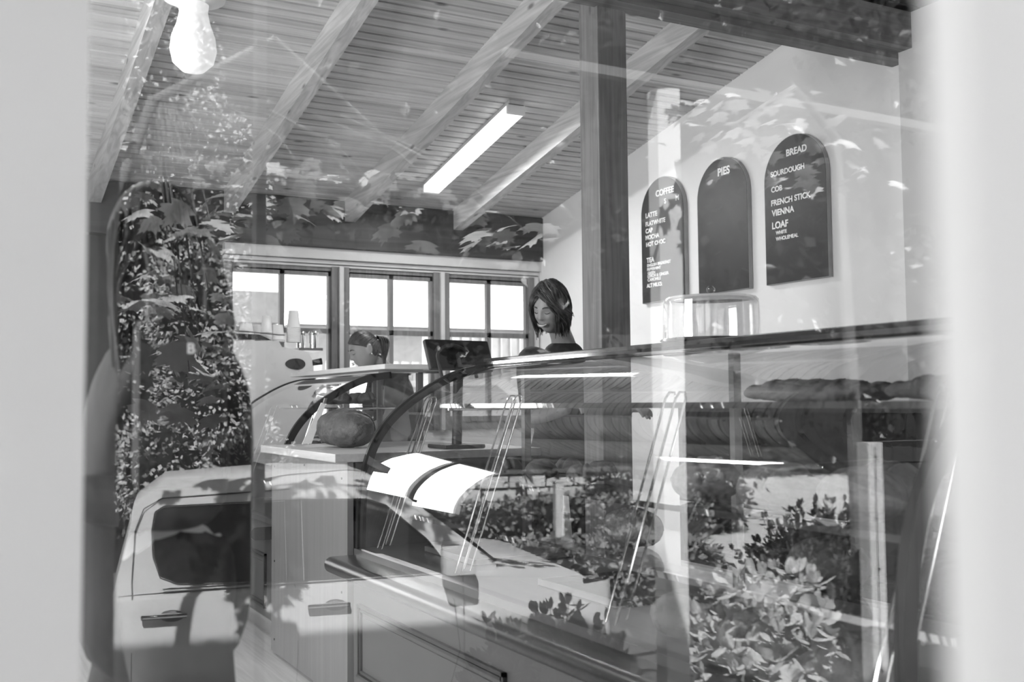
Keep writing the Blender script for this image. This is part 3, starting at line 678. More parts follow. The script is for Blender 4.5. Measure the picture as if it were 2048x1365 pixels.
def head_mesh(H=.235, smile=0., fem=False):
    """face looks along +Y, origin at head centre"""
    bm = bmesh.new(); bmesh.ops.create_uvsphere(bm, u_segments=112, v_segments=84, radius=1)
    g = lambda a, c, w: math.exp(-((a - c) / w) ** 2)
    for v in bm.verts:
        x, y, z = v.co
        X = x * .076; Y = y * .096; Z = z * .117
        if z < 0:                                       # jaw narrows, chin forward
            k = 1 - .34 * (-z) ** 1.6; X *= k
            Y = Y * (1 - .20 * (-z) ** 2) + .016 * (-z) ** 1.5 if y > 0 else Y * (1 - .42 * (-z) ** 1.3) + .008 * (-z)
        if y > 0: Y *= 1 - .06 * g(Z, -.03, .05)
        F = max(0, y) ** 1.2
        Y += F * (.0075 * g(Z, .027, .011) * g(abs(X), .026, .024)            # brow
                  - .0105 * g(Z, .010, .013) * g(abs(X), .031, .015)          # sockets
                  + .0045 * g(Z, .009, .009) * g(abs(X), .031, .011)          # lid bulge
                  + (.0055 + .0185 * max(0, min(1, (.022 - Z) / .044))) * g(X, 0, .0085 + .004 * max(0, min(1, (.015 - Z) / .04))) * (1 if Z > -.022 else g(Z, -.022, .0065)) * (1 if Z < .022 else g(Z, .022, .01))
                  + .005 * g(Z, -.022, .008) * g(abs(X), .0125, .006)         # nostrils
                  + .0075 * g(Z, -.046, .0055) * g(X, 0, .020 + .006 * smile) # upper lip
                  + .0085 * g(Z, -.059, .0060) * g(X, 0, .017 + .006 * smile) # lower lip
                  - .0065 * g(Z, -.0525, .0032 + .0026 * smile) * g(X, 0, .023 + .005 * smile)
                  - .0035 * g(Z, -.070, .005) * g(X, 0, .022)
                  + .010 * g(Z, -.090, .014) * g(X, 0, .020)                  # chin
                  + (.004 + .005 * smile) * g(Z, -.018, .02) * g(abs(X), .043, .016)   # cheeks
                  - .003 * smile * g(Z, -.045, .02) * g(abs(X), .034, .005))
        v.co = (X, Y, Z)
    # ears
    for sx in (-1, 1):
        t = bmesh.ops.create_uvsphere(bm, u_segments=20, v_segments=14, radius=1)
        for v in t['verts']:
            c = v.co.copy(); rr = math.hypot(c.y, c.z)
            v.co = Vector((sx * (.077 + c.x * .008 + .010 * rr * rr * .6 - .0045 * g(rr, .45, .2) * (1 if c.x * sx > 0 else 0)), -.012 + c.y * .018 - .006 * c.z, .000 + c.z * .032 + (.004 if c.z > 0 else 0)))
    me = bpy.data.meshes.new('head'); bm.to_mesh(me); bm.free()
    return me
def xf(me, M):
    me.transform(M); return me
def hand_mesh(M, curl=.5, side=1):
    """palm at origin, fingers along +Y, palm faces -Z; thumb at x*side"""
    parts = []
    pv = [(0, -.035, 0), (0, 0, 0), (0, .04, 0), (0, .075, 0)]
    parts.append(skinned(pv, [(0, 1), (1, 2), (2, 3)], [(.024, .017), (.030, .016), (.038, .015), (.036, .012)], None))
    for k, (x, L) in enumerate(((.030, .072), (.010, .080), (-.010, .074), (-.029, .058))):
        x *= side; a = 0; p = Vector((x * .9, .055, 0)); vs = [p.copy(), Vector((x, .082, 0))]
        for sgm in (.45, .32, .23):
            a += curl * (.75 + .12 * k); vs.append(vs[-1] + Vector((0, math.cos(a), -math.sin(a))) * L * sgm)
        parts.append(skinned(vs, [(i, i + 1) for i in range(4)], [.0092, .0092, .0086, .008, .0066], None))
    vs = [Vector((.012 * side, -.005, -.004)), Vector((.036 * side, .022, -.012)), Vector((.050 * side, .046, -.024)), Vector((.050 * side, .068, -.034))]
    parts.append(skinned(vs, [(0, 1), (1, 2), (2, 3)], [.013, .0115, .010, .008], None))
    for q in parts: q.transform(M)
    return parts
def look(loc, yaw, pitch=0., roll=0.):
    """yaw: heading of the face measured from +Y toward -X"""
    return Matrix.Translation(loc) @ Matrix.Rotation(yaw, 4, 'Z') @ Matrix.Rotation(-pitch, 4, 'X') @ Matrix.Rotation(roll, 4, 'Y')
def person(label, base, yaw, hz, headM, arms, skin, top_m, legs_m, hair_fn, hair_m, smile=0., shoulder=.19, lean=0., longsleeve=False, vox=.0065, stance=.10, face=True, stride=0.):
    """base: feet point; hz: head centre height; arms: [(elbow, wrist, hand matrix)] for the right and left in world"""
    o = thing('person', label, 'person', base)
    B = Matrix.Translation(base) @ Matrix.Rotation(yaw, 4, 'Z')
    q = lambda x, y, z: B @ Vector((x, y, z))
    k = hz / 1.62
    hl = Vector(headM.translation); chest = q(0, lean * .7, 1.25 * k); pel = q(0, 0, .95 * k); neck = q(0, lean * .95, 1.43 * k)
    V = [pel, q(0, lean * .35, 1.10 * k), chest, neck, hl + (neck - hl) * .35]
    E_ = [(0, 1), (1, 2), (2, 3), (3, 4)]; Rr = [(.155, .105), (.135, .095), (.150, .105), (.062, .060), (.052, .055)]
    for si, s in enumerate((1, -1)):
        i0 = len(V); el, wr, hm = arms[si][:3]
        V += [q(s * shoulder, lean * .85, 1.37 * k), Vector(el), Vector(wr)]; Rr += [(.058, .056), .043, .028]
        E_ += [(2, i0), (i0, i0 + 1), (i0 + 1, i0 + 2)]
    for s in (1, -1):
        i0 = len(V)
        sy = s * stride; V += [q(s * .095, 0, .86 * k), q(s * stance * 1.05, .02 + sy * .5, .48 * k), q(s * stance * 1.1, -.02 + sy, .09), q(s * stance * 1.15, .14 + sy, .035)]; Rr += [(.088, .09), .058, .040, (.042, .028)]
        E_ += [(0, i0), (i0, i0 + 1), (i0 + 1, i0 + 2), (i0 + 2, i0 + 3)]
    parts = [skinned(V, E_, Rr, None, sub=2)]
    hd_ = head_mesh(smile=smile); hd_.transform(headM); parts.append(hd_)
    for si, s in enumerate((1, -1)):
        if arms[si][2] is not None: parts += hand_mesh(arms[si][2], arms[si][3] if len(arms[si]) > 3 else .45, -s)
    link('body', join_vox(parts, skin, vox), o)
    # shirt: torso and sleeves a little outside the body
    tv = [q(0, 0, .70 * k), pel + (q(0, 0, 1) - q(0, 0, 0)) * .03, q(0, lean * .35, 1.10 * k), chest, q(0, lean * .88, 1.36 * k), q(0, lean * .93, 1.44 * k)]
    te = [(0, 1), (1, 2), (2, 3), (3, 4), (4, 5)]; tr_ = [(.17, .125), (.178, .132), (.168, .125), (.178, .128), (.135, .100), (.072, .072)]
    for si, s in enumerate((1, -1)):
        i0 = len(tv); el, wr = Vector(arms[si][0]), Vector(arms[si][1]); sh = q(s * shoulder, lean * .85, 1.37 * k)
        end = wr + (el - wr) * .12 if longsleeve else sh + (el - sh) * .85
        tv += [sh, sh + (el - sh) * .5] + ([el, end] if longsleeve else [end]); tr_ += [.072, .064] + ([.056, .042] if longsleeve else [.060])
        te += [(3, i0)] + [(i, i + 1) for i in range(i0, len(tv) - 1)]
    sm = skinned(tv, te, tr_, None, 'shirt'); sm.materials.clear(); sm.materials.append(top_m); link('shirt', sm, o)
    lv = [q(0, 0, .98 * k), q(0, 0, 1.14 * k)]; le = [(0, 1)]; lr = [(.160, .118), (.150, .11)]
    for s in (1, -1):
        i0 = len(lv); sy = s * stride; lv += [q(s * .10, 0, .84 * k), q(s * stance * 1.05, .02 + sy * .5, .48 * k), q(s * stance * 1.1, -.02 + sy, .08)]; lr += [(.10, .102), .078, .066]; le += [(0, i0), (i0, i0 + 1), (i0 + 1, i0 + 2)]
    lm = skinned(lv, le, lr, None, 'trousers'); lm.materials.clear(); lm.materials.append(legs_m); link('trousers', lm, o)
    for s in (1, -1):
        m = MB(); Mf = B @ Matrix.Translation((s * stance * 1.13, .05 + s * stride, 0))
        m.ball((0, .03, .04), (.05, .135, .05), M=Mf); m.build('shoe', m_blackm, o, True)
    # face details
    if face:
        H_ = headM
        for s in (-1, 1):
            m = MB(); pts = [H_ @ Vector((s * (.014 + .036 * t_), .0965 - .020 * t_ ** 2 - .002, .030 + .006 * math.sin(math.pi * t_) - .003 * t_)) for t_ in [i / 8 for i in range(9)]]
            m.tube(pts, [.0022, .003, .0034, .0034, .0033, .003, .0026, .002, .001], 6).build('eyebrow', m_brow, o, True)
            m = MB(); pts = [H_ @ Vector((s * (.018 + .026 * t_), .0868 - .011 * t_ ** 2 + .0025 * math.sin(math.pi * t_), .0065 - .0045 * math.sin(math.pi * t_))) for t_ in [i / 8 for i in range(9)]]
            m.tube(pts, [.0008, .0014, .0018, .002, .002, .002, .0018, .0014, .0008], 6).build('eyelashes', m_brow, o, True)
        w_ = .023 + .006 * smile
        for nm, zc, mt_, dz, rr in (('upper_lip', -.0475, m_lip, .0045 * smile, .0026), ('lower_lip', -.0585, m_lip, .0075 * smile, .0032)):
            m = MB(); pts = []
            for i in range(-8, 9):
                t_ = i / 8; pts.append(H_ @ Vector((w_ * t_, .1075 - .016 * t_ * t_ - (.001 if nm == 'upper_lip' else .002), zc + dz * t_ * t_ + (0 if nm == 'upper_lip' else .0045 * t_ ** 2 * (1 - smile * .4)))))
            m.tube(pts, [rr * (1 - .75 * abs(i / 8) ** 2) for i in range(-8, 9)], 8).build(nm, m_lip, o, True)
        if smile > .5:
            m = MB(); A = []; Bq = []
            for i in range(-7, 8):
                t_ = i / 8; y_ = .1045 - .016 * t_ * t_
                A.append(H_ @ Vector((w_ * t_, y_, -.0485 + .0045 * smile * t_ * t_))); Bq.append(H_ @ Vector((w_ * t_, y_ - .001, -.0560 + .0075 * smile * t_ * t_)))
            m.strip(A, Bq).build('teeth', m_teeth, o, True, recalc=False)
    hair_fn(headM, o, hair_m)
    return o
def shell(th, ph, k=1.0):
    """point on the skull: th from crown, ph from the face direction round to the back"""
    x = math.sin(th) * math.sin(ph); y = math.sin(th) * math.cos(ph); z = math.cos(th)
    X = x * .076; Y = y * .096; Z = z * .117
    if z < 0: X *= 1 - .25 * (-z) ** 1.6; Y = Y if y < 0 else Y
    return Vector((X * k, Y * k, Z * k))
def cap(headM, o, m, lim, k=1.055):
    mm = MB(); nu, nv = 64, 22; rows = []
    for j in range(nv + 1):
        row = []
        for i in range(nu):
            ph = 2 * math.pi * i / nu - math.pi; th = lim(ph) * j / nv
            kk = k + .012 * math.sin(ph * 23 + 3 * th) + .02 * math.sin(th * 2)
            if j == nv: kk = 1.0
            row.append(mm.b.verts.new(headM @ shell(th, ph, kk)))
        rows.append(row)
    for a, b_ in zip(rows, rows[1:]):
        for i in range(nu): mm._f([a[i], a[(i + 1) % nu], b_[(i + 1) % nu], b_[i]])
    return mm
def hair_long(headM, o, m):
    rnd = random.Random(3)
    def lim(ph):
        a = abs(ph)
        return .80 + .35 * (a / 1.25) ** 2 if a < 1.25 else (1.15 + .95 * (a - 1.25) / .35 if a < 1.6 else 2.1)
    mm = cap(headM, o, m, lim, 1.10)
    for n_ in range(520):
        s_ = rnd.choice((-1, 1)); wv = rnd.uniform(0, 6.28); pts = []; rs = []
        if rnd.random() < .45:      # curtain locks swept from the parting round to the ears
            p0 = rnd.uniform(.0, .5) * s_ + .12; t0 = rnd.uniform(.25, .85); p1 = s_ * rnd.uniform(1.35, 2.0); t1 = rnd.uniform(1.75, 2.3); pw = 1.3
        else:
            p0 = rnd.uniform(.9, 3.14) * s_; t0 = rnd.uniform(.05, .9); p1 = p0 + rnd.uniform(-.25, .25); t1 = 2.35 + rnd.uniform(-.15, .2); pw = 1.
        lift = rnd.uniform(1.10, 1.26)
        for k in range(13):
            t_ = k / 12; th = t0 + (t1 - t0) * t_; a = p0 + (p1 - p0) * t_ ** (1 / pw) + .06 * math.sin(wv + t_ * 10)
            fl = max(0, t_ - .72) / .28
            p = shell(min(th, 2.25), a, lift + .03 * math.sin(wv + t_ * 8) + .16 * fl * (1 + .5 * math.sin(wv * 2)))
            if th > 2.25: p.z -= (th - 2.25) * .09
            p.z += .018 * fl * fl * math.sin(wv * 3)
            pts.append(headM @ p); rs.append(.0048 * (1 - .75 * t_ ** 3))
        mm.tube(pts, rs, 5)
    mm.build('hair', m, o, True)
def hair_tied(headM, o, m):
    rnd = random.Random(5)
    lim = lambda ph: .95 + .40 * min(1, abs(ph) / 1.45) ** 2 if abs(ph) < 1.45 else 1.35 + .7 * min(1, (abs(ph) - 1.45) / .5)
    mm = cap(headM, o, m, lim, 1.06)
    tie = Vector((0, -.105, .045))
    for n_ in range(360):
        ph = rnd.uniform(-2.9, 2.9); th0 = lim(ph) * rnd.uniform(.25, 1.0)
        p0 = shell(th0, ph, 1.03); pts = []; lift = rnd.uniform(1.05, 1.095)
        for k in range(9):
            t_ = k / 8; v = p0.lerp(tie, t_)
            # push out onto the skull
            e = Vector((v.x / .076, v.y / .096, v.z / .117)); l = max(e.length, .001); v = v / l * (lift if t_ < .9 else max(l, lift)) if l < lift else v
            pts.append(headM @ v)
        mm.tube(pts, [.0034 * (1 - .3 * t / 8) for t in range(9)], 5)
    mm.build('hair', m, o, True)
    pt = MB()
    for n_ in range(130):
        a = rnd.uniform(0, 6.28); r_ = rnd.uniform(0, .026); pts = []
        for k in range(10):
            t_ = k / 9; sw = .35 + 1.0 * math.sin(math.pi * min(1, t_ * 1.1)) * .8
            c = headM @ (tie + Vector((0, -.018 - .035 * math.sin(min(1.5, t_ * 3)), 0))) + Vector((0, 0, .015 * math.sin(t_ * 3.0) - .19 * t_ ** 1.4))
            pts.append(c + Vector((math.cos(a) * r_ * sw * 1.1, math.sin(a) * r_ * sw, 0)))
        pt.tube(pts, [.0045 * (1 - .7 * (k / 9) ** 3) for k in range(10)], 5)
    pt.build('ponytail', m, o, True)
    mt = MB(); mt.lathe([(.010, -.006), (.016, 0), (.010, .006)], (0, 0, 0), 16, headM @ Matrix.Translation(tie + Vector((0, -.008, 0))) @ Matrix.Rotation(R(80), 4, 'X')).build('hair_tie', m_black, o, True)
    mt = MB(); mt.ball(headM @ Vector((.086, -.012, -.030)), .004).ball(headM @ Vector((.088, -.012, -.040)), .0035).ball(headM @ Vector((-.086, -.012, -.030)), .004); mt.build('earring', m_chrome, o, True)

# tall young man, smiling down to his side, behind the far end of the bread case
hb = (2.60, 4.42, 1.652)
hM = look(hb, R(116), R(20), R(-6))
wM1 = Matrix.Translation((2.52, 4.05, 1.18)) @ Matrix.Rotation(R(170), 4, 'Z')
wM2 = Matrix.Translation((2.86, 4.10, 1.16)) @ Matrix.Rotation(R(175), 4, 'Z')
person('smiling person with wavy chin length hair and a black shirt behind the bread case', (2.72, 4.50, 0), R(165), 1.70, hM,
       [((2.48, 4.40, 1.12), (2.52, 4.12, 1.17), wM1), ((2.98, 4.42, 1.12), (2.87, 4.16, 1.15), wM2)], m_skin, m_cloth, m_denim, hair_long, m_hair, smile=1.0)
# young woman with a ponytail, bent over the bench, in profile
hg = (2.335, 6.30, 1.535)
gM = look(hg, R(86), R(22), 0)
gw1 = Matrix.Translation((2.16, 6.28, .96)) @ Matrix.Rotation(R(92), 4, 'Z')
gw2 = Matrix.Translation((2.16, 6.52, .99)) @ Matrix.Rotation(R(88), 4, 'Z')
person('person with a long ponytail and earrings looking down beside the espresso machine', (2.60, 6.36, 0), R(90), 1.60, gM,
       [((2.45, 6.58, 1.10), (2.24, 6.52, 1.0), gw2), ((2.45, 6.16, 1.10), (2.24, 6.26, .98), gw1)], m_skin2, m_cloth2, m_denim, hair_tied, m_hair2, smile=.1, shoulder=.165, lean=.10)
# customer just inside the window, in profile, dark clothes and long hair
def hair_down(headM, o, m):
    rnd = random.Random(9)
    cap(headM, o, m, lambda ph: 1.1 + 1.2 * min(1, abs(ph) / .8) ** 2 if abs(ph) < .8 else 2.3, 1.14).build('hair', m, o, True)
    Hz = headM.to_translation(); bk = -(headM.to_3x3() @ Vector((0, 1, 0))); bk.z = 0; bk.normalize(); sd_ = Vector((-bk.y, bk.x, 0))
    mm = MB()
    for n_ in range(420):
        ph = rnd.uniform(.9, 3.14) * rnd.choice((-1, 1)); p0 = headM @ shell(rnd.uniform(.5, 1.9), ph, 1.09); u = rnd.uniform(-1, 1); w0 = rnd.uniform(0, 6.28); pts = []
        for k in range(12):
            t_ = k / 11; q_ = Hz + bk * (.10 + .045 * math.sin(t_ * 2.4) + .02 * math.sin(w0)) + sd_ * (u * .12 * (1 - .3 * t_)) + Vector((0, 0, .02 - .46 * t_))
            b_ = min(1, t_ * 3.2); q_ = p0.lerp(q_, b_) + bk * .008 * math.sin(w0 + t_ * 8); pts.append(q_)
        mm.tube(pts, [.0042 * (1 - .7 * (k / 11) ** 3) for k in range(12)], 5)
    mm.build('long_hair', m, o, True)
cb = Vector((.37, 2.06, 0))
cM = look((cb.x - .02, cb.y + .03, 1.50), R(4), R(12), 0)
ch1 = Matrix.Translation((cb.x - .30, cb.y - .05, 1.06)) @ Matrix.Rotation(R(80), 4, 'Z')
ch2 = Matrix.Translation((cb.x - .30, cb.y + .10, 1.06)) @ Matrix.Rotation(R(95), 4, 'Z')
person('customer in dark clothes with long hair just inside the shop window', cb, R(90), 1.52, cM,
       [((cb.x + .02, cb.y + .21, 1.02), (cb.x - .22, cb.y + .11, 1.05), ch2, .7), ((cb.x + .02, cb.y - .21, 1.02), (cb.x - .22, cb.y - .06, 1.05), ch1, .7)], m_skin2, m_cloth, m_denim, hair_down, m_hair3, shoulder=.17, longsleeve=True, stance=.09, vox=.008, stride=.17)

bg = thing('shoulder_bag', 'dark cloth shoulder bag with a small white letter B on the customer', 'bag', (.36, 1.85, .98))
MB().box(.275, .42, 1.80, 1.865, 1.06, 1.345, bev=.02).build('bag_body', m_cloth, bg)
for x in (.30, .395): MB().tube([(x, 1.83, 1.335), (x + .005, 1.85, 1.43), (x + .01, 1.93, 1.48)], .008, 6).build('strap', m_cloth, bg, True)
letters_y('B', .353, 1.286, .017, 1.797, bg)

# ================================================================== OUTSIDE, ON THE STREET SIDE
def fbox(mb, t0, t1, n0, n1, z0, z1, bev=0.): return mb.box(t0, t1, n0, n1, z0, z1, M=FRAME, bev=bev)
struct('floor.001', fbox(MB(), -3, 4.5, -1.05, 1.3, -.24, -.15), m_deckb)
struct('ground', fbox(MB(), -45, 70, -90, -1.05, -1.2, -.9), m_conc)
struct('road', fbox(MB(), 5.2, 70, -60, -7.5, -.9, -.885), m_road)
struct('lawn', fbox(MB(), -30, 5.2, -60, -9.2, -.9, -.86), m_grass)
struct('ground.001', MB().box(-40, 40, 7.9, 60, -.5, -.35), m_conc)
struct('ground.002', MB().box(-40, -2.2, 1.5, 7.9, -.5, -.35), m_conc)

# white timber posts right by the lens, framing the view
def post_at(az_deg, dist, w, lb, turn=0.):
    a = R(az_deg); c = Vector((math.sin(a), math.cos(a), 0)) * dist
    o = thing('white_post', lb, 'post', (c.x, c.y, -.15))
    Mp = Matrix.Translation((c.x, c.y, 0)) @ Matrix.Rotation(-a + R(turn), 4, 'Z')
    MB().box(-w / 2, w / 2, -w / 2, w / 2, -.15, 2.95, M=Mp, bev=.002).build('post_shaft', m_offwhite, o)
    MB().box(-w / 2 - .004, w / 2 + .004, -w / 2 - .004, w / 2 + .004, -.15, -.08, M=Mp).build('post_base', m_offwhite, o)
YAW = math.degrees(math.atan2(.474, .879))
post_at(YAW - 25.75, 1.13, .135, 'blurred white timber post standing beside the reflected car')
post_at(YAW + 25.3, .27, .025, 'blurred white timber post standing before the end of the bread case', 24)

# verandah post and rail out in the sun
vp = thing('verandah_frame', 'white painted verandah post and dimmed top rail reflected down the middle of the glass', 'verandah', P(2.46, -2.3, -.9))
fbox(MB(), 2.40, 2.53, -2.36, -2.24, -.9, 2.85).build('verandah_post', m_white, vp)
MB().prism([P(1.5, -2.04, 2.86), P(1.5, -2.10, 2.86), P(4.6, -2.72, 2.86), P(4.6, -2.66, 2.86)], (0, 0, .05)).build('verandah_rail', mat('dimmed_rail', .16, .7), vp)  # rail colour darkened so its reflection stays faint
# sawn fence post with nails and wire at the deck edge
fp = thing('fence_post', 'pale sawn timber post with rusty nails and a wire at its top', 'fence post', P(3.475, -2.0, -.9))
fbox(MB(), 3.43, 3.52, -2.045, -1.955, -.9, .972).build('post_shaft', m_fence, fp)
for z in (.90, .58, .32, .06, -.2): MB().ball(P(3.478 + random.uniform(-.008, .008), -1.953, z), .006, nu=8, nv=6).build('nail', m_black, fp)
MB().tube([P(3.472, -1.953, z) for z in (.95, .6, .2, -.2, -.5)], .0025, 5).build('crack', m_black, fp)
sf = thing('blocking_fence', 'added dark board fence blocking bright reflections beside the pale sawn post', 'fence', P(4.8, -2.1, -.9))  # put in to keep bright ground out of the reflection
m = MB(); t_ = 3.56
while t_ < 6.2: fbox(m, t_, t_ + .13, -2.12, -2.10, -.9, .93 + .01 * math.sin(t_ * 9)); t_ += .136
m.build('boards', m_darkwall, sf)
fbox(MB(), 3.54, 6.2, -2.16, -2.12, .6, .68).build('fence_rail', m_darkwall, sf)
MB().tube([P(3.475, -2.0, .974), P(6.2, -2.0, .99)], .003, 5).build('wire', m_steel, fp)

# ------------------------------------------------------------------ the white pick-up truck
tr = thing('pickup_truck', 'white four door pickup truck parked outside and reflected in the shop window', 'truck', P(1.2, -3.8, -.9))
N0, N1 = -2.95, -4.75      # near and far side
def tside(pts, n0=N0, d=-.03): return [P(t_, n0, z) for t_, z in pts]
# body below the belt line, one lofted section along t
def loft(sections, name, m, smooth=True):
    mb = MB(); rows = []
    for t_, prof in sections: rows.append([mb.b.verts.new(P(t_, n_, z)) for n_, z in prof])
    for a, b_ in zip(rows, rows[1:]):
        for i in range(len(a) - 1): mb._f([a[i], a[i + 1], b_[i + 1], b_[i]])
    mb._f(rows[0]); mb._f(rows[-1][::-1])
    return mb.build(name, m, tr, smooth)
def lower(t_, zt, inset=0.):
    return (t_, [(N0 - .10, -.55), (N0 - .02 - inset, -.45), (N0 + .0 - inset, -.1), (N0 - .01 - inset, .15), (N0 - .03 - inset, zt - .02), (N0 - .06 - inset, zt), (N1 + .06 + inset, zt), (N1 + .03 + inset, zt - .02), (N1 + inset, -.1), (N1 + .02 + inset, -.45), (N1 + .10, -.55)])
loft([lower(-.30, .235), lower(.6, .245), lower(1.45, .255), lower(1.52, .26)], 'cabin_lower', m_car)
loft([lower(1.53, .26), lower(1.85, .25, .01), lower(2.25, .20, .04), lower(2.42, .08, .12), lower(2.48, -.1, .2)], 'front_body', m_car)
loft([lower(-1.85, .10), lower(-.36, .11)], 'cargo_tray', m_car)
MB().box(-1.8, -.40, N1 + .12, N0 - .12, .111, .118, M=FRAME).build('tray_cover', m_blackm, tr)
def upper(t_, zb, zt, ins_b, ins_t):
    return (t_, [(N0 - ins_b, zb), (N0 - ins_t, zt - .05), (N0 - ins_t - .07, zt), (N0 - ins_t - .35, zt + .025), (N1 + ins_t + .35, zt + .025), (N1 + ins_t + .07, zt), (N1 + ins_t, zt - .05), (N1 + ins_b, zb)])
loft([upper(-.29, .235, .30, .06, .10), upper(-.21, .24, .64, .06, .19), upper(-.05, .245, .765, .06, .22), upper(.6, .25, .80, .06, .23), upper(1.05, .25, .78, .06, .23), upper(1.22, .252, .70, .06, .21), upper(1.75, .255, .29, .07, .09)], 'cabin_upper', m_car)
# the side glass, a sloping plane with a dark seal, set just proud of the cabin side
def gpt(t_, z):
    k = (z - .24) / .45; return P(t_, N0 - .06 - k * .145 + .004, z)
def sideglass(pts, name):
    MB().poly([gpt(a, b_) for a, b_ in pts]).build(name, m_cglass, tr, recalc=False)
    pts2 = pts + [pts[0]]
    MB().tube([gpt(a, b_) for a, b_ in pts2], .008, 6).build('window_seal', m_black, tr, True)
    MB().tube([gpt(a, b_) + NV * .006 for a, b_ in pts2], .003, 6).build('seal_strip', m_chrome, tr, True)
MB().poly([gpt(.57, .262) , gpt(.66, .262), gpt(.66, .68), gpt(.57, .68)]).build('door_pillar', m_black, tr, recalc=False)
sideglass([(-.09, .64), (-.103, .55), (-.095, .42), (-.06, .32), (.02, .285), (.57, .262), (.57, .675), (-.05, .665)], 'rear_door_glass')
sideglass([(.66, .262), (1.48, .26), (1.34, .44), (1.12, .63), (1.02, .665), (.66, .675)], 'front_door_glass')
MB().prism([P(-.345, N0 - .35, .30), P(-.345, N1 + .35, .30), P(-.27, N1 + .42, .60), P(-.27, N0 - .42, .60)], TV * .01).build('rear_glass', m_cglass, tr)
MB().prism([P(1.76, N0 - .22, .275), P(1.76, N1 + .22, .275), P(1.24, N1 + .34, .715), P(1.24, N0 - .34, .715)], TV * .02 + Vector((0, 0, .012))).build('windscreen', m_cglass, tr)
# door shut lines
def seam(pts): MB().tube([P(a, N0 - off_ + .001, b_) for a, b_, off_ in pts], .0035, 5).build('door_seam', m_black, tr)
seam([(-.195, -.45, .02), (-.195, -.1, .0), (-.195, .20, .03), (-.20, .30, .075), (-.19, .55, .16), (-.15, .66, .195), (-.06, .71, .215), (.6, .735, .225)])
seam([(.61, -.45, .02), (.625, -.1, .0), (.625, .20, .03), (.61, .25, .055)])
seam([(1.42, -.45, .02), (1.50, -.15, .0), (1.47, .12, .01), (1.40, .22, .035)])
MB().tube([P(-.05, N0 - .045, .262), P(.6, N0 - .047, .262), P(1.46, N0 - .05, .265)], .006, 6).build('waist_trim', m_chrome, tr, True)
for t_ in (-.155, .67):
    h = MB(); fbox(h, t_, t_ + .225, N0 + .008, N0 + .032, .125, .152, bev=.008).build('door_handle', m_chrome, tr, True)
    MB().ball(P(t_ + .15, N0 + .0, .135), (.06, .016, .03), M=Matrix.Identity(4)).build('handle_recess', m_blackm, tr, True)
for t_ in (-1.15, 1.93):
    for n_ in (N0 - .11, N1 + .11):
        Mw = FRAME @ Matrix.Translation((t_, n_, -.53)) @ Matrix.Rotation(R(90), 4, 'X')
        w_ = MB().lathe([(.2, -.11), (.34, -.11), (.37, -.07), (.37, .07), (.34, .11), (.2, .11)], (0, 0, 0), 40, Mw).build('wheel', m_rubber, tr, True)
        MB().lathe([(0, -.06), (.2, -.08), (.215, -.11), (.215, .11), (.2, .08), (0, .06)], (0, 0, 0), 30, Mw).build('wheel_rim', m_steel, w_, True)
    m = MB(); ring = []
    for k in range(13):
        a = math.pi * k / 12; ring.append(P(t_ + .43 * math.cos(a), N0 + .004, -.53 + .43 * math.sin(a)))
    m.tube(ring, .022, 6).build('wheel_arch', m_blackm, tr, True)
mi = MB(); fbox(mi, 1.38, 1.56, N0 + .02, N0 + .16, .27, .42, bev=.03).build('side_mirror', m_car, tr, True)
fbox(MB(), 2.46, 2.55, N1 + .25, N0 - .25, -.45, -.2, bev=.02).build('front_bumper', m_blackm, tr)

# ------------------------------------------------------------------ plants
def leaf_shape(mb, c, d, up_, L, Wd, kind):
    d = d.normalized(); s_ = d.cross(up_); s_ = s_.normalized() if s_.length > 1e-4 else d.orthogonal().normalized(); nrm = s_.cross(d)
    if kind == 'maple':
        o_ = [(0, -.05), (.22, -.02), (.5, .06), (.34, .2), (.62, .36), (.52, .46), (.60, .60), (.30, .56), (.24, .64), (.16, .62), (.18, .82), (.08, .78), (0, 1.05)]
        o_ = o_ + [(-x, y_) for x, y_ in o_[-2:0:-1]]
    elif kind == 'oval': o_ = [(0, 0), (.3, .2), (.42, .5), (.3, .8), (0, 1), (-.3, .8), (-.42, .5), (-.3, .2)]
    elif kind == 'blade': o_ = [(.12, 0), (.1, .6), (0, 1), (-.1, .6), (-.12, 0)]
    else: o_ = [(0, 0), (.45, .45), (0, 1), (-.45, .45)]
    vs = [mb.b.verts.new(c + s_ * (x * Wd) + d * (y_ * L) + nrm * (-.25 * x * x * Wd)) for x, y_ in o_]
    if kind in ('oval', 'maple'):
        # fold along the midrib
        n_ = len(vs); tip = vs[4] if kind == 'oval' else vs[12]
        mid = tip
        h = o_.index((0, 1)) if kind == 'oval' else 12
        a = vs[:h + 1]; b_ = [vs[0]] + vs[h:][::1]
        mb._f(a); mb._f([vs[0]] + vs[h:])
    else: mb._f(vs)
def rdir(r_): 
    while 1:
        v = Vector((r_.uniform(-1, 1), r_.uniform(-1, 1), r_.uniform(-1, 1)))
        if .05 < v.length < 1: return v.normalized()
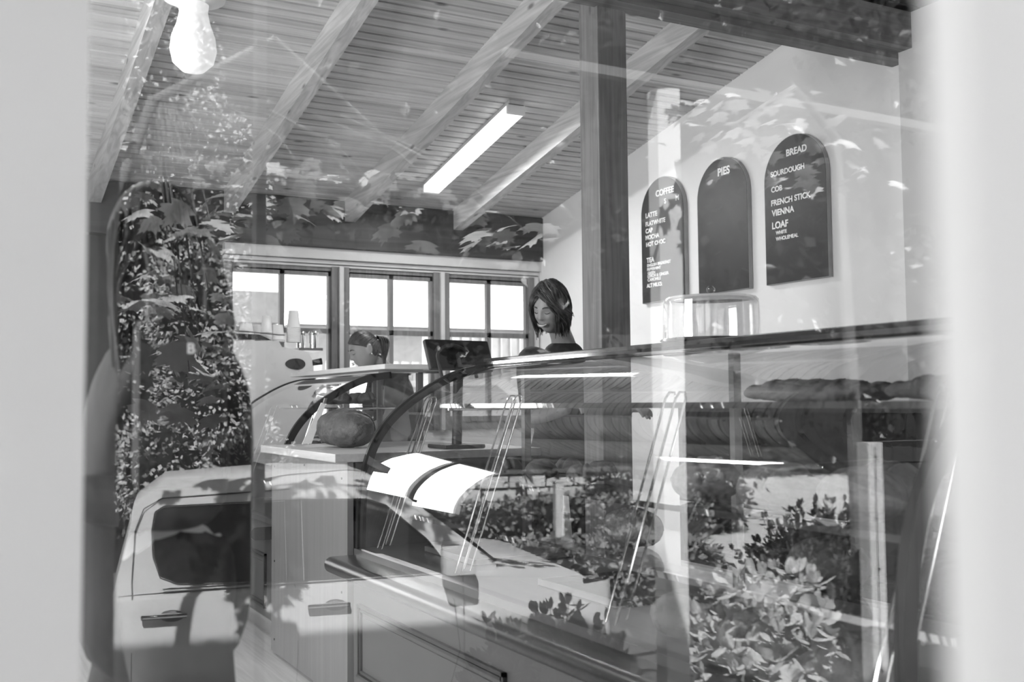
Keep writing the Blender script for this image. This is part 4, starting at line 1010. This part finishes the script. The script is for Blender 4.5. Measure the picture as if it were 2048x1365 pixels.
def crown(blobs, n_leaf, L, kind, m, o, seed=0, core=True, droop=.2, ratio=.7, inner=.72):
    r_ = random.Random(seed); mb = MB(); tot = sum(b_[1][0] * b_[1][2] for b_ in blobs)
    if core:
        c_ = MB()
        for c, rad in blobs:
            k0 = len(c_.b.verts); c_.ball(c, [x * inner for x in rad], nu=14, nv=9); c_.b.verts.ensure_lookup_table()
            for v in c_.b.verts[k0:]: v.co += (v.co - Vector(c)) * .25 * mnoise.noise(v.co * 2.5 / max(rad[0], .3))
        c_.build('foliage_core', m_core, o, True)  # dark blobs standing in for shade inside the crown
    for c, rad in blobs:
        k = int(n_leaf * rad[0] * rad[2] / tot)
        for _ in range(k):
            d = rdir(r_); rr = r_.uniform(inner * .95, 1.08); p = Vector(c) + Vector((d.x * rad[0], d.y * rad[1], d.z * rad[2])) * rr
            dd = (d + rdir(r_) * .8 + Vector((0, 0, -droop))); s = L * r_.uniform(.6, 1.3)
            leaf_shape(mb, p, dd, rdir(r_), s, s * ratio, kind)
    return mb.build('foliage', m, o, recalc=False)
def tree(lb, t_, n_, h, trunk_r, blobs, n_leaf, L, kind='diamond', m=None, seed=0, name='tree', bark=None, inner=.72, group=None, cat='tree'):
    base = P(t_, n_, -.9); o = thing(name, lb, cat, base, group)
    mb = MB(); r_ = random.Random(seed)
    mb.tube([base, base + Vector((r_.uniform(-.1, .1), r_.uniform(-.1, .1), h * .5)), base + Vector((r_.uniform(-.2, .2), 0, h))], [trunk_r, trunk_r * .8, trunk_r * .35], 10)
    B_ = [(P(t_ + a, n_ + b_, c), rr) for a, b_, c, rr in blobs]
    for c, rr in B_: mb.tube([base + Vector((0, 0, h * .45)), (base + Vector((0, 0, h * .6))).lerp(c, .5), c], [trunk_r * .5, trunk_r * .3, trunk_r * .1], 6)
    mb.build('trunk', bark or m_bark, o, True)
    crown(B_, n_leaf, L, kind, m or m_leafm, o, seed, inner=inner)
    return o
# dense trees along the far side of the street, filling the reflection above the truck
rr_ = random.Random(11)
far_t = [(-7.5, -17), (-3.2, -15), (.6, -16.5), (4.2, -15.5), (8.2, -19), (12.6, -21.5), (18, -24), (24.5, -27), (33, -30), (43, -34)]
kinds_ = ['dense dark street tree over the truck roof', 'dense broad street tree behind the truck bonnet', 'rounded dark street tree beyond the lawn', 'leafy street tree behind the stone wall', 'tall leafy tree past the end of the stone wall', 'big dark tree where the road begins', 'dark tree over the far side of the road', 'distant dark tree along the road', 'distant broad tree far along the road', 'farthest dark tree along the road']
for i, ((t_, n_), lb) in enumerate(zip(far_t, kinds_)):
    sc = abs(n_) / 16; bl = []
    for k in range(12): bl.append((rr_.uniform(-1.9, 1.9) * sc, rr_.uniform(-1, 1) * sc, (1.2 + rr_.uniform(0, 7.6)) * sc, (rr_.uniform(1.4, 2.1) * sc,) * 2 + (rr_.uniform(1.2, 1.7) * sc,)))
    bl.append((0, 0, 5 * sc, (2.3 * sc, 1.8 * sc, 4.6 * sc)))
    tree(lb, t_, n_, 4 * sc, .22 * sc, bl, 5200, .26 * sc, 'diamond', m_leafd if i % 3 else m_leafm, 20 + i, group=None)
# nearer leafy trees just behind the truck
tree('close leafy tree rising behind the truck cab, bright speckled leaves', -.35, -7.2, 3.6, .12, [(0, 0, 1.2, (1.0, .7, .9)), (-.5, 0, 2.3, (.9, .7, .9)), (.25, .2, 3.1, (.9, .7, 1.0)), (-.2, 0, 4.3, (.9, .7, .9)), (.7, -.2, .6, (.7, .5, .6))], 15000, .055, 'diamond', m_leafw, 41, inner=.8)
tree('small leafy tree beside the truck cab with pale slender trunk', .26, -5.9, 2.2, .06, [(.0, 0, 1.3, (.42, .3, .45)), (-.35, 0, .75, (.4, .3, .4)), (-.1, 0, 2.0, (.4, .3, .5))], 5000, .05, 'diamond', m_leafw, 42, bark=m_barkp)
# maple by the deck: real lobed leaves hanging near the window
mp = thing('maple_tree', 'young maple with big lobed leaves hanging close to the shop window', 'tree', P(-.55, -1.75, -.9))
m = MB()
tr_pts = [P(-.55, -1.75, -.9), P(-.5, -1.72, .6), P(-.35, -1.75, 1.7), P(-.1, -1.8, 2.45), P(.4, -1.9, 2.8)]
m.tube(tr_pts, [.045, .04, .032, .022, .012], 10)
cl = [(0.045, 1.898), (0.132, 1.793), (-0.022, 1.716), (0.116, 1.576), (0.083, 1.414), (0.014, 1.503), (0.36, 1.969), (0.525, 1.958), (-0.092, 2.017), (0.201, 1.887), (.80, 1.93), (1.104, 1.909), (1.308, 1.879), (.25, 2.05), (.68, 2.0), (-.15, 2.2), (0.05, 1.29)]
br = []
for t_, z in cl:
    t_ = t_ * 1.18; z = 1.2 + (z - 1.2) * 1.18; s_ = P(-.1 + t_ * .5, -1.8, 2.45); e_ = P(t_, -1.9, z)
    m.tube([s_, s_.lerp(e_, .5) + Vector((0, 0, .08)), e_], [.008, .005, .002], 5)
m.tube([P(.4, -1.9, 2.8), P(.9, -1.95, 2.4), P(1.55, -1.9, 2.1)], [.012, .009, .005], 6)
m.build('trunk', m_bark, mp, True)
lf = MB(); r_ = random.Random(8)
for t_, z in cl:
    for k in range(9):
        p = P(t_ * 1.18 + r_.gauss(0, .10), -1.9 + r_.gauss(0, .1), 1.2 + (z - 1.2) * 1.18 + r_.gauss(0, .08)); d = Vector((r_.uniform(-1, 1), r_.uniform(-1, 1), r_.uniform(-.8, .1)))
        s = r_.uniform(.09, .15); leaf_shape(lf, p, d, Vector((r_.uniform(-.5, .5), r_.uniform(-.5, .5), 1)), s, s * .95, 'maple')
lf.build('foliage', m_leafw, mp, recalc=False)
# sunlit maple spray over the menu boards
mq = thing('maple_branch', 'sunlit maple spray of pale leaves reflected over the menu boards', 'tree', P(3.4, -2.6, -.9))
m = MB(); m.tube([P(3.9, -2.7, -.9), P(3.85, -2.65, 1.2), P(3.6, -2.4, 2.7), P(3.2, -2.2, 2.9), P(2.7, -2.0, 2.6)], [.05, .045, .03, .02, .008], 8); m.build('trunk', m_bark, mq, True)
lf = MB()
for t_, z in ((2.55, 2.70), (2.8, 2.70), (3.0, 2.62), (2.95, 2.35), (2.62, 2.45), (3.15, 2.5), (2.75, 2.5), (3.25, 2.3), (2.4, 2.6)):
    for k in range(7):
        p = P(t_ + r_.gauss(0, .1), -1.9 + r_.gauss(0, .1), z + r_.gauss(0, .05)); d = Vector((r_.uniform(-1, 1), r_.uniform(-1, 1), r_.uniform(-.7, .1)))
        s = r_.uniform(.08, .13); leaf_shape(lf, p, d, Vector((r_.uniform(-.4, .4), r_.uniform(-.4, .4), 1)), s, s * .95, 'maple')
lf.build('foliage', m_leafw, mq, recalc=False)

# shrubs in the bed below the deck
def shrub(lb, t_, n_, zc, rad, n_stem, L, m, seed, zb=-.9, name='shrub'):
    o = thing(name, lb, 'shrub', P(t_, n_, zb)); r_ = random.Random(seed); st = MB(); lf = MB(); base = P(t_, n_, zb)
    for _ in range(n_stem):
        d = rdir(r_); d.z = abs(d.z) * .9 - .25
        e_ = P(t_, n_, zc) + Vector((d.x * rad[0], d.y * rad[0], d.z * rad[1])) * r_.uniform(.55, 1.05)
        b0 = base + Vector((r_.uniform(-.12, .12), r_.uniform(-.12, .12), 0)); mid = b0.lerp(e_, .55) + Vector((0, 0, -.04))
        st.tube([b0, mid, e_], [.008, .005, .0022], 5)
        ax = (e_ - mid).normalized()
        for k in range(7):
            p = mid.lerp(e_, .35 + .65 * k / 6); 
            for s in (0, 1):
                dd = (ax * .5 + rdir(r_) * .9); sz = L * r_.uniform(.65, 1.15); leaf_shape(lf, p, dd, ax, sz, sz * .62, 'oval')
        for k in range(3): sz = L * .8; leaf_shape(lf, e_, ax + rdir(r_) * .35, rdir(r_), sz, sz * .5, 'oval')
    st.build('stems', m_bark, o, True); lf.build('foliage', m, o, recalc=False)
    core = MB(); core.ball(P(t_, n_, zc - rad[1] * .35), (rad[0] * .62, rad[0] * .62, rad[1] * .6), nu=16, nv=10); core.build('foliage_core', m_core, o, True)  # dark ball standing in for shade inside the shrub
    return o
D_ = 5.5 / 4.2
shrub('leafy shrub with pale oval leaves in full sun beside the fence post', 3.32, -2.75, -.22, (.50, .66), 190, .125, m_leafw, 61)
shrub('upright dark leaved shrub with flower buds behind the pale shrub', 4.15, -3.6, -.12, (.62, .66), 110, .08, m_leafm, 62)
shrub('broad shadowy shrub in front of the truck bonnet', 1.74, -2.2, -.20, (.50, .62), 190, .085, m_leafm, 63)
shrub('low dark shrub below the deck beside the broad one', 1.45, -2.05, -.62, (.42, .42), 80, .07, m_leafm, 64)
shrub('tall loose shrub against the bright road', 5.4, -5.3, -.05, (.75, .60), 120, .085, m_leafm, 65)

# planting, stone wall and buildings across the street
sw = thing('stone_wall', 'low pale stone wall across the street beyond the hedge', 'wall', P(6, -12.6, -.9))
r_ = random.Random(4); m = MB()
for row in range(5):
    t_ = 2.6 + (row % 2) * .25
    while t_ < 8.0:
        w_ = r_.uniform(.35, .75); fbox(m, t_, t_ + w_ - .03, -12.9, -12.6 + r_.uniform(-.02, .03), -.9 + row * .2, -.9 + row * .2 + .18, bev=.015); t_ += w_
m.build('masonry', m_stonewall, sw)
fbox(MB(), 2.6, 8.3, -12.95, -12.55, .105, .17).build('coping', m_conc, sw)
def hedge(lb, t0, t1, n_, z, h, n_leaf, m, seed, L=.09):
    o = thing('hedge', lb, 'hedge', P((t0 + t1) / 2, n_, z)); bl = []; t_ = t0; r2 = random.Random(seed)
    while t_ < t1: bl.append((P(t_, n_ + r2.uniform(-.1, .1), z + h * .45), (h * .75, h * .6, h * r2.uniform(.45, .6)))); t_ += h * .7
    crown(bl, n_leaf, L, 'diamond', m, o, seed, inner=.85)
hedge('low bright ground cover hedge at the foot of the stone wall', 2.4, 7.2, -11.6, -.9, .75, 6000, m_leafl, 71)
hedge('dark clipped hedge bordering the road bend', 6.6, 8.6, -12.4, -.9, 1.0, 4000, m_leafm, 72)
hedge('low garden hedge behind the truck tray', -3.2, 1.4, -6.4, -.9, 1.2, 6000, m_leafd, 73)
hedge('rough kerbside planting in front of the road', 3.6, 5.2, -7.6, -.9, .7, 3500, m_leafl, 74)
hedge('tall dark hedge added to close off bright gaps behind the stone wall', -9, 9.0, -14.2, -.9, 3.4, 9000, m_leafd, 75, .16)  # put in to hide bright ground between the trees from the glass
hedge('long dark hedge added beyond the bright road to darken the reflection', 9.5, 34, -23.5, -.9, 3.6, 9000, m_leafd, 76, .25)  # put in to darken the reflection above the road
gr = thing('flax_clump', 'spiky flax clump beside the timber bollard', 'plant', P(6.3, -10.2, -.9)); m = MB()
for _ in range(70):
    d = rdir(r_); d.z = abs(d.z) + .6; leaf_shape(m, P(6.3 + r_.uniform(-.15, .15), -10.2 + r_.uniform(-.15, .15), -.9), d, rdir(r_), r_.uniform(.7, 1.2), .16, 'blade')
m.build('foliage', m_leafm, gr, recalc=False)
bo = thing('bollard', 'square timber bollard standing by the footpath', 'bollard', P(4.9, -10.6, -.9))
fbox(MB(), 4.84, 4.96, -10.66, -10.54, -.9, .12, bev=.01).build('bollard_shaft', m_fence, bo)
fbox(MB(), 4.83, 4.97, -10.67, -10.53, .12, .15, bev=.01).build('bollard_cap', m_fence, bo)
hs = thing('garden_building', 'pale building with a dark door and a low wall beyond the verandah post', 'building', P(7.0, -13.5, -.9))
fbox(MB(), 7.35, 9.0, -15.2, -13.6, -.9, 1.7).build('building_wall', mat('grey_render', .3, .8), hs)
MB().prism([P(7.1, -13.3, 1.7), P(9.3, -13.3, 1.7), P(9.3, -14.4, 2.3), P(7.1, -14.4, 2.3)], NV * -.06 + Vector((0, 0, .08))).build('roof', m_gap, hs)
fbox(MB(), 7.55, 8.1, -13.62, -13.57, -.9, 1.1).build('door', m_darkwall, hs)
w_ = fbox(MB(), 8.25, 8.75, -13.62, -13.57, .1, 1.1).build('window', m_darkwall, hs)
# pale garage wall seen through the trees at the left
gw_ = thing('garden_wall', 'pale rendered garden wall with a sloping end behind the truck', 'wall', P(-.6, -8.4, -.9))
MB().prism([P(-3.2, -8.4, -.9), P(-.15, -8.4, -.9), P(-.28, -8.4, .65), P(-.6, -8.4, 1.35), P(-3.2, -8.4, 1.5)], NV * -.15).build('render', m_white, gw_)
# street parking: road lines
m = MB()
for n_ in (-13.5, -16.2): fbox(m, 9, 40, n_, n_ - .1, -.884, -.882)
tag(m.build('road_marking', m_letter), kind='structure')

# ------------------------------------------------------------------ outside the end windows
nb = thing('neighbour_house', 'pale house with a hipped roof seen through the end windows', 'house', (6.5, 17, 0))
MB().box(2.2, 13, 17, 21, -.35, 2.5).build('house_wall', mat('render_grey', .45, .8), nb)
MB().prism([(1.8, 16.6, 2.5), (4.75, 16.6, 2.5), (4.75, 16.6, 3.0), (1.8, 16.6, 3.0)], (0, 4.6, 0)).build('flat_roof', mat('pale_roof_sheet', .32, .6), nb)
rf = MB()
v_ = [rf.b.verts.new(p) for p in ((4.9, 16.6, 2.5), (13.5, 16.6, 2.5), (13.5, 21.4, 2.5), (4.9, 21.4, 2.5), (6.3, 18.6, 3.25), (12.2, 18.6, 3.25), (12.2, 19.4, 3.25), (6.3, 19.4, 3.25))]
for q in ((0, 1, 5, 4), (1, 2, 6, 5), (2, 3, 7, 6), (3, 0, 4, 7), (4, 5, 6, 7), (0, 3, 2, 1)): rf._f([v_[i] for i in q])
rf.build('hip_roof', bpy.data.materials['pale_roof_sheet'], nb)
for i, x in enumerate((3.0, 4.0)): MB().box(x, x + .6, 16.96, 17.0, 1.2, 2.2).build('window', m_cab, nb)
fc = thing('paling_fence', 'corrugated pale fence panels outside the end windows', 'fence', (6, 13, -.35)); m = MB(); x = 2.5
while x < 9.5: m.box(x, x + .09, 13, 13.03, -.35, 2.15 if x > 5.6 else 1.75); x += .15
m.build('palings', mat('fence_grey', .5, .7, var=.3, scale=3), fc)
MB().box(2.5, 9.5, 13.03, 13.07, 1.55, 1.63).build('rail', m_fence, fc)
m = thing('garden_shrub', 'small leafy tree outside the end windows beside the pale house', 'shrub', (7.0, 11.6, -.35))
MB().tube([(7.0, 11.6, -.35), (7.0, 11.6, 1.2)], [.05, .03], 8).build('trunk', m_bark, m, True)
crown([(Vector((7.0, 11.6, 1.5)), (.5, .4, .7)), (Vector((6.8, 11.5, .9)), (.45, .4, .5))], 2500, .07, 'diamond', m_leafl, m, 91, core=False, inner=.1)
sc_ = thing('parked_car', 'pale car parked outside behind the people at the end windows', 'car', (4.4, 10.4, -.35))
def carprof(x0, x1, y): return [(x0, y, .1), (x0 + .05, y, .75), (x0 + .5, y, .95), (x0 + .95, y, 1.42), (x1 - 1.1, y, 1.45), (x1 - .45, y, 1.0), (x1 - .05, y, .85), (x1, y, .1)]
MB().prism(carprof(2.9, 6.4, 10.0), (0, 1.6, 0)).build('body', m_car, sc_)
MB().prism([(3.55, 9.99, .98), (3.95, 9.99, 1.36), (5.2, 9.99, 1.38), (5.7, 9.99, 1.0)], (0, .02, 0)).build('window', mat('car_window_bright', .4, .1), sc_)
for x in (3.55, 5.7): MB().lathe([(0, 0), (.3, 0), (.33, .04), (.33, .16), (0, .2)], (0, 0, 0), 28, Matrix.Translation((x, 10.15, -.02)) @ Matrix.Rotation(R(90), 4, 'X')).build('wheel', m_rubber, sc_, True)
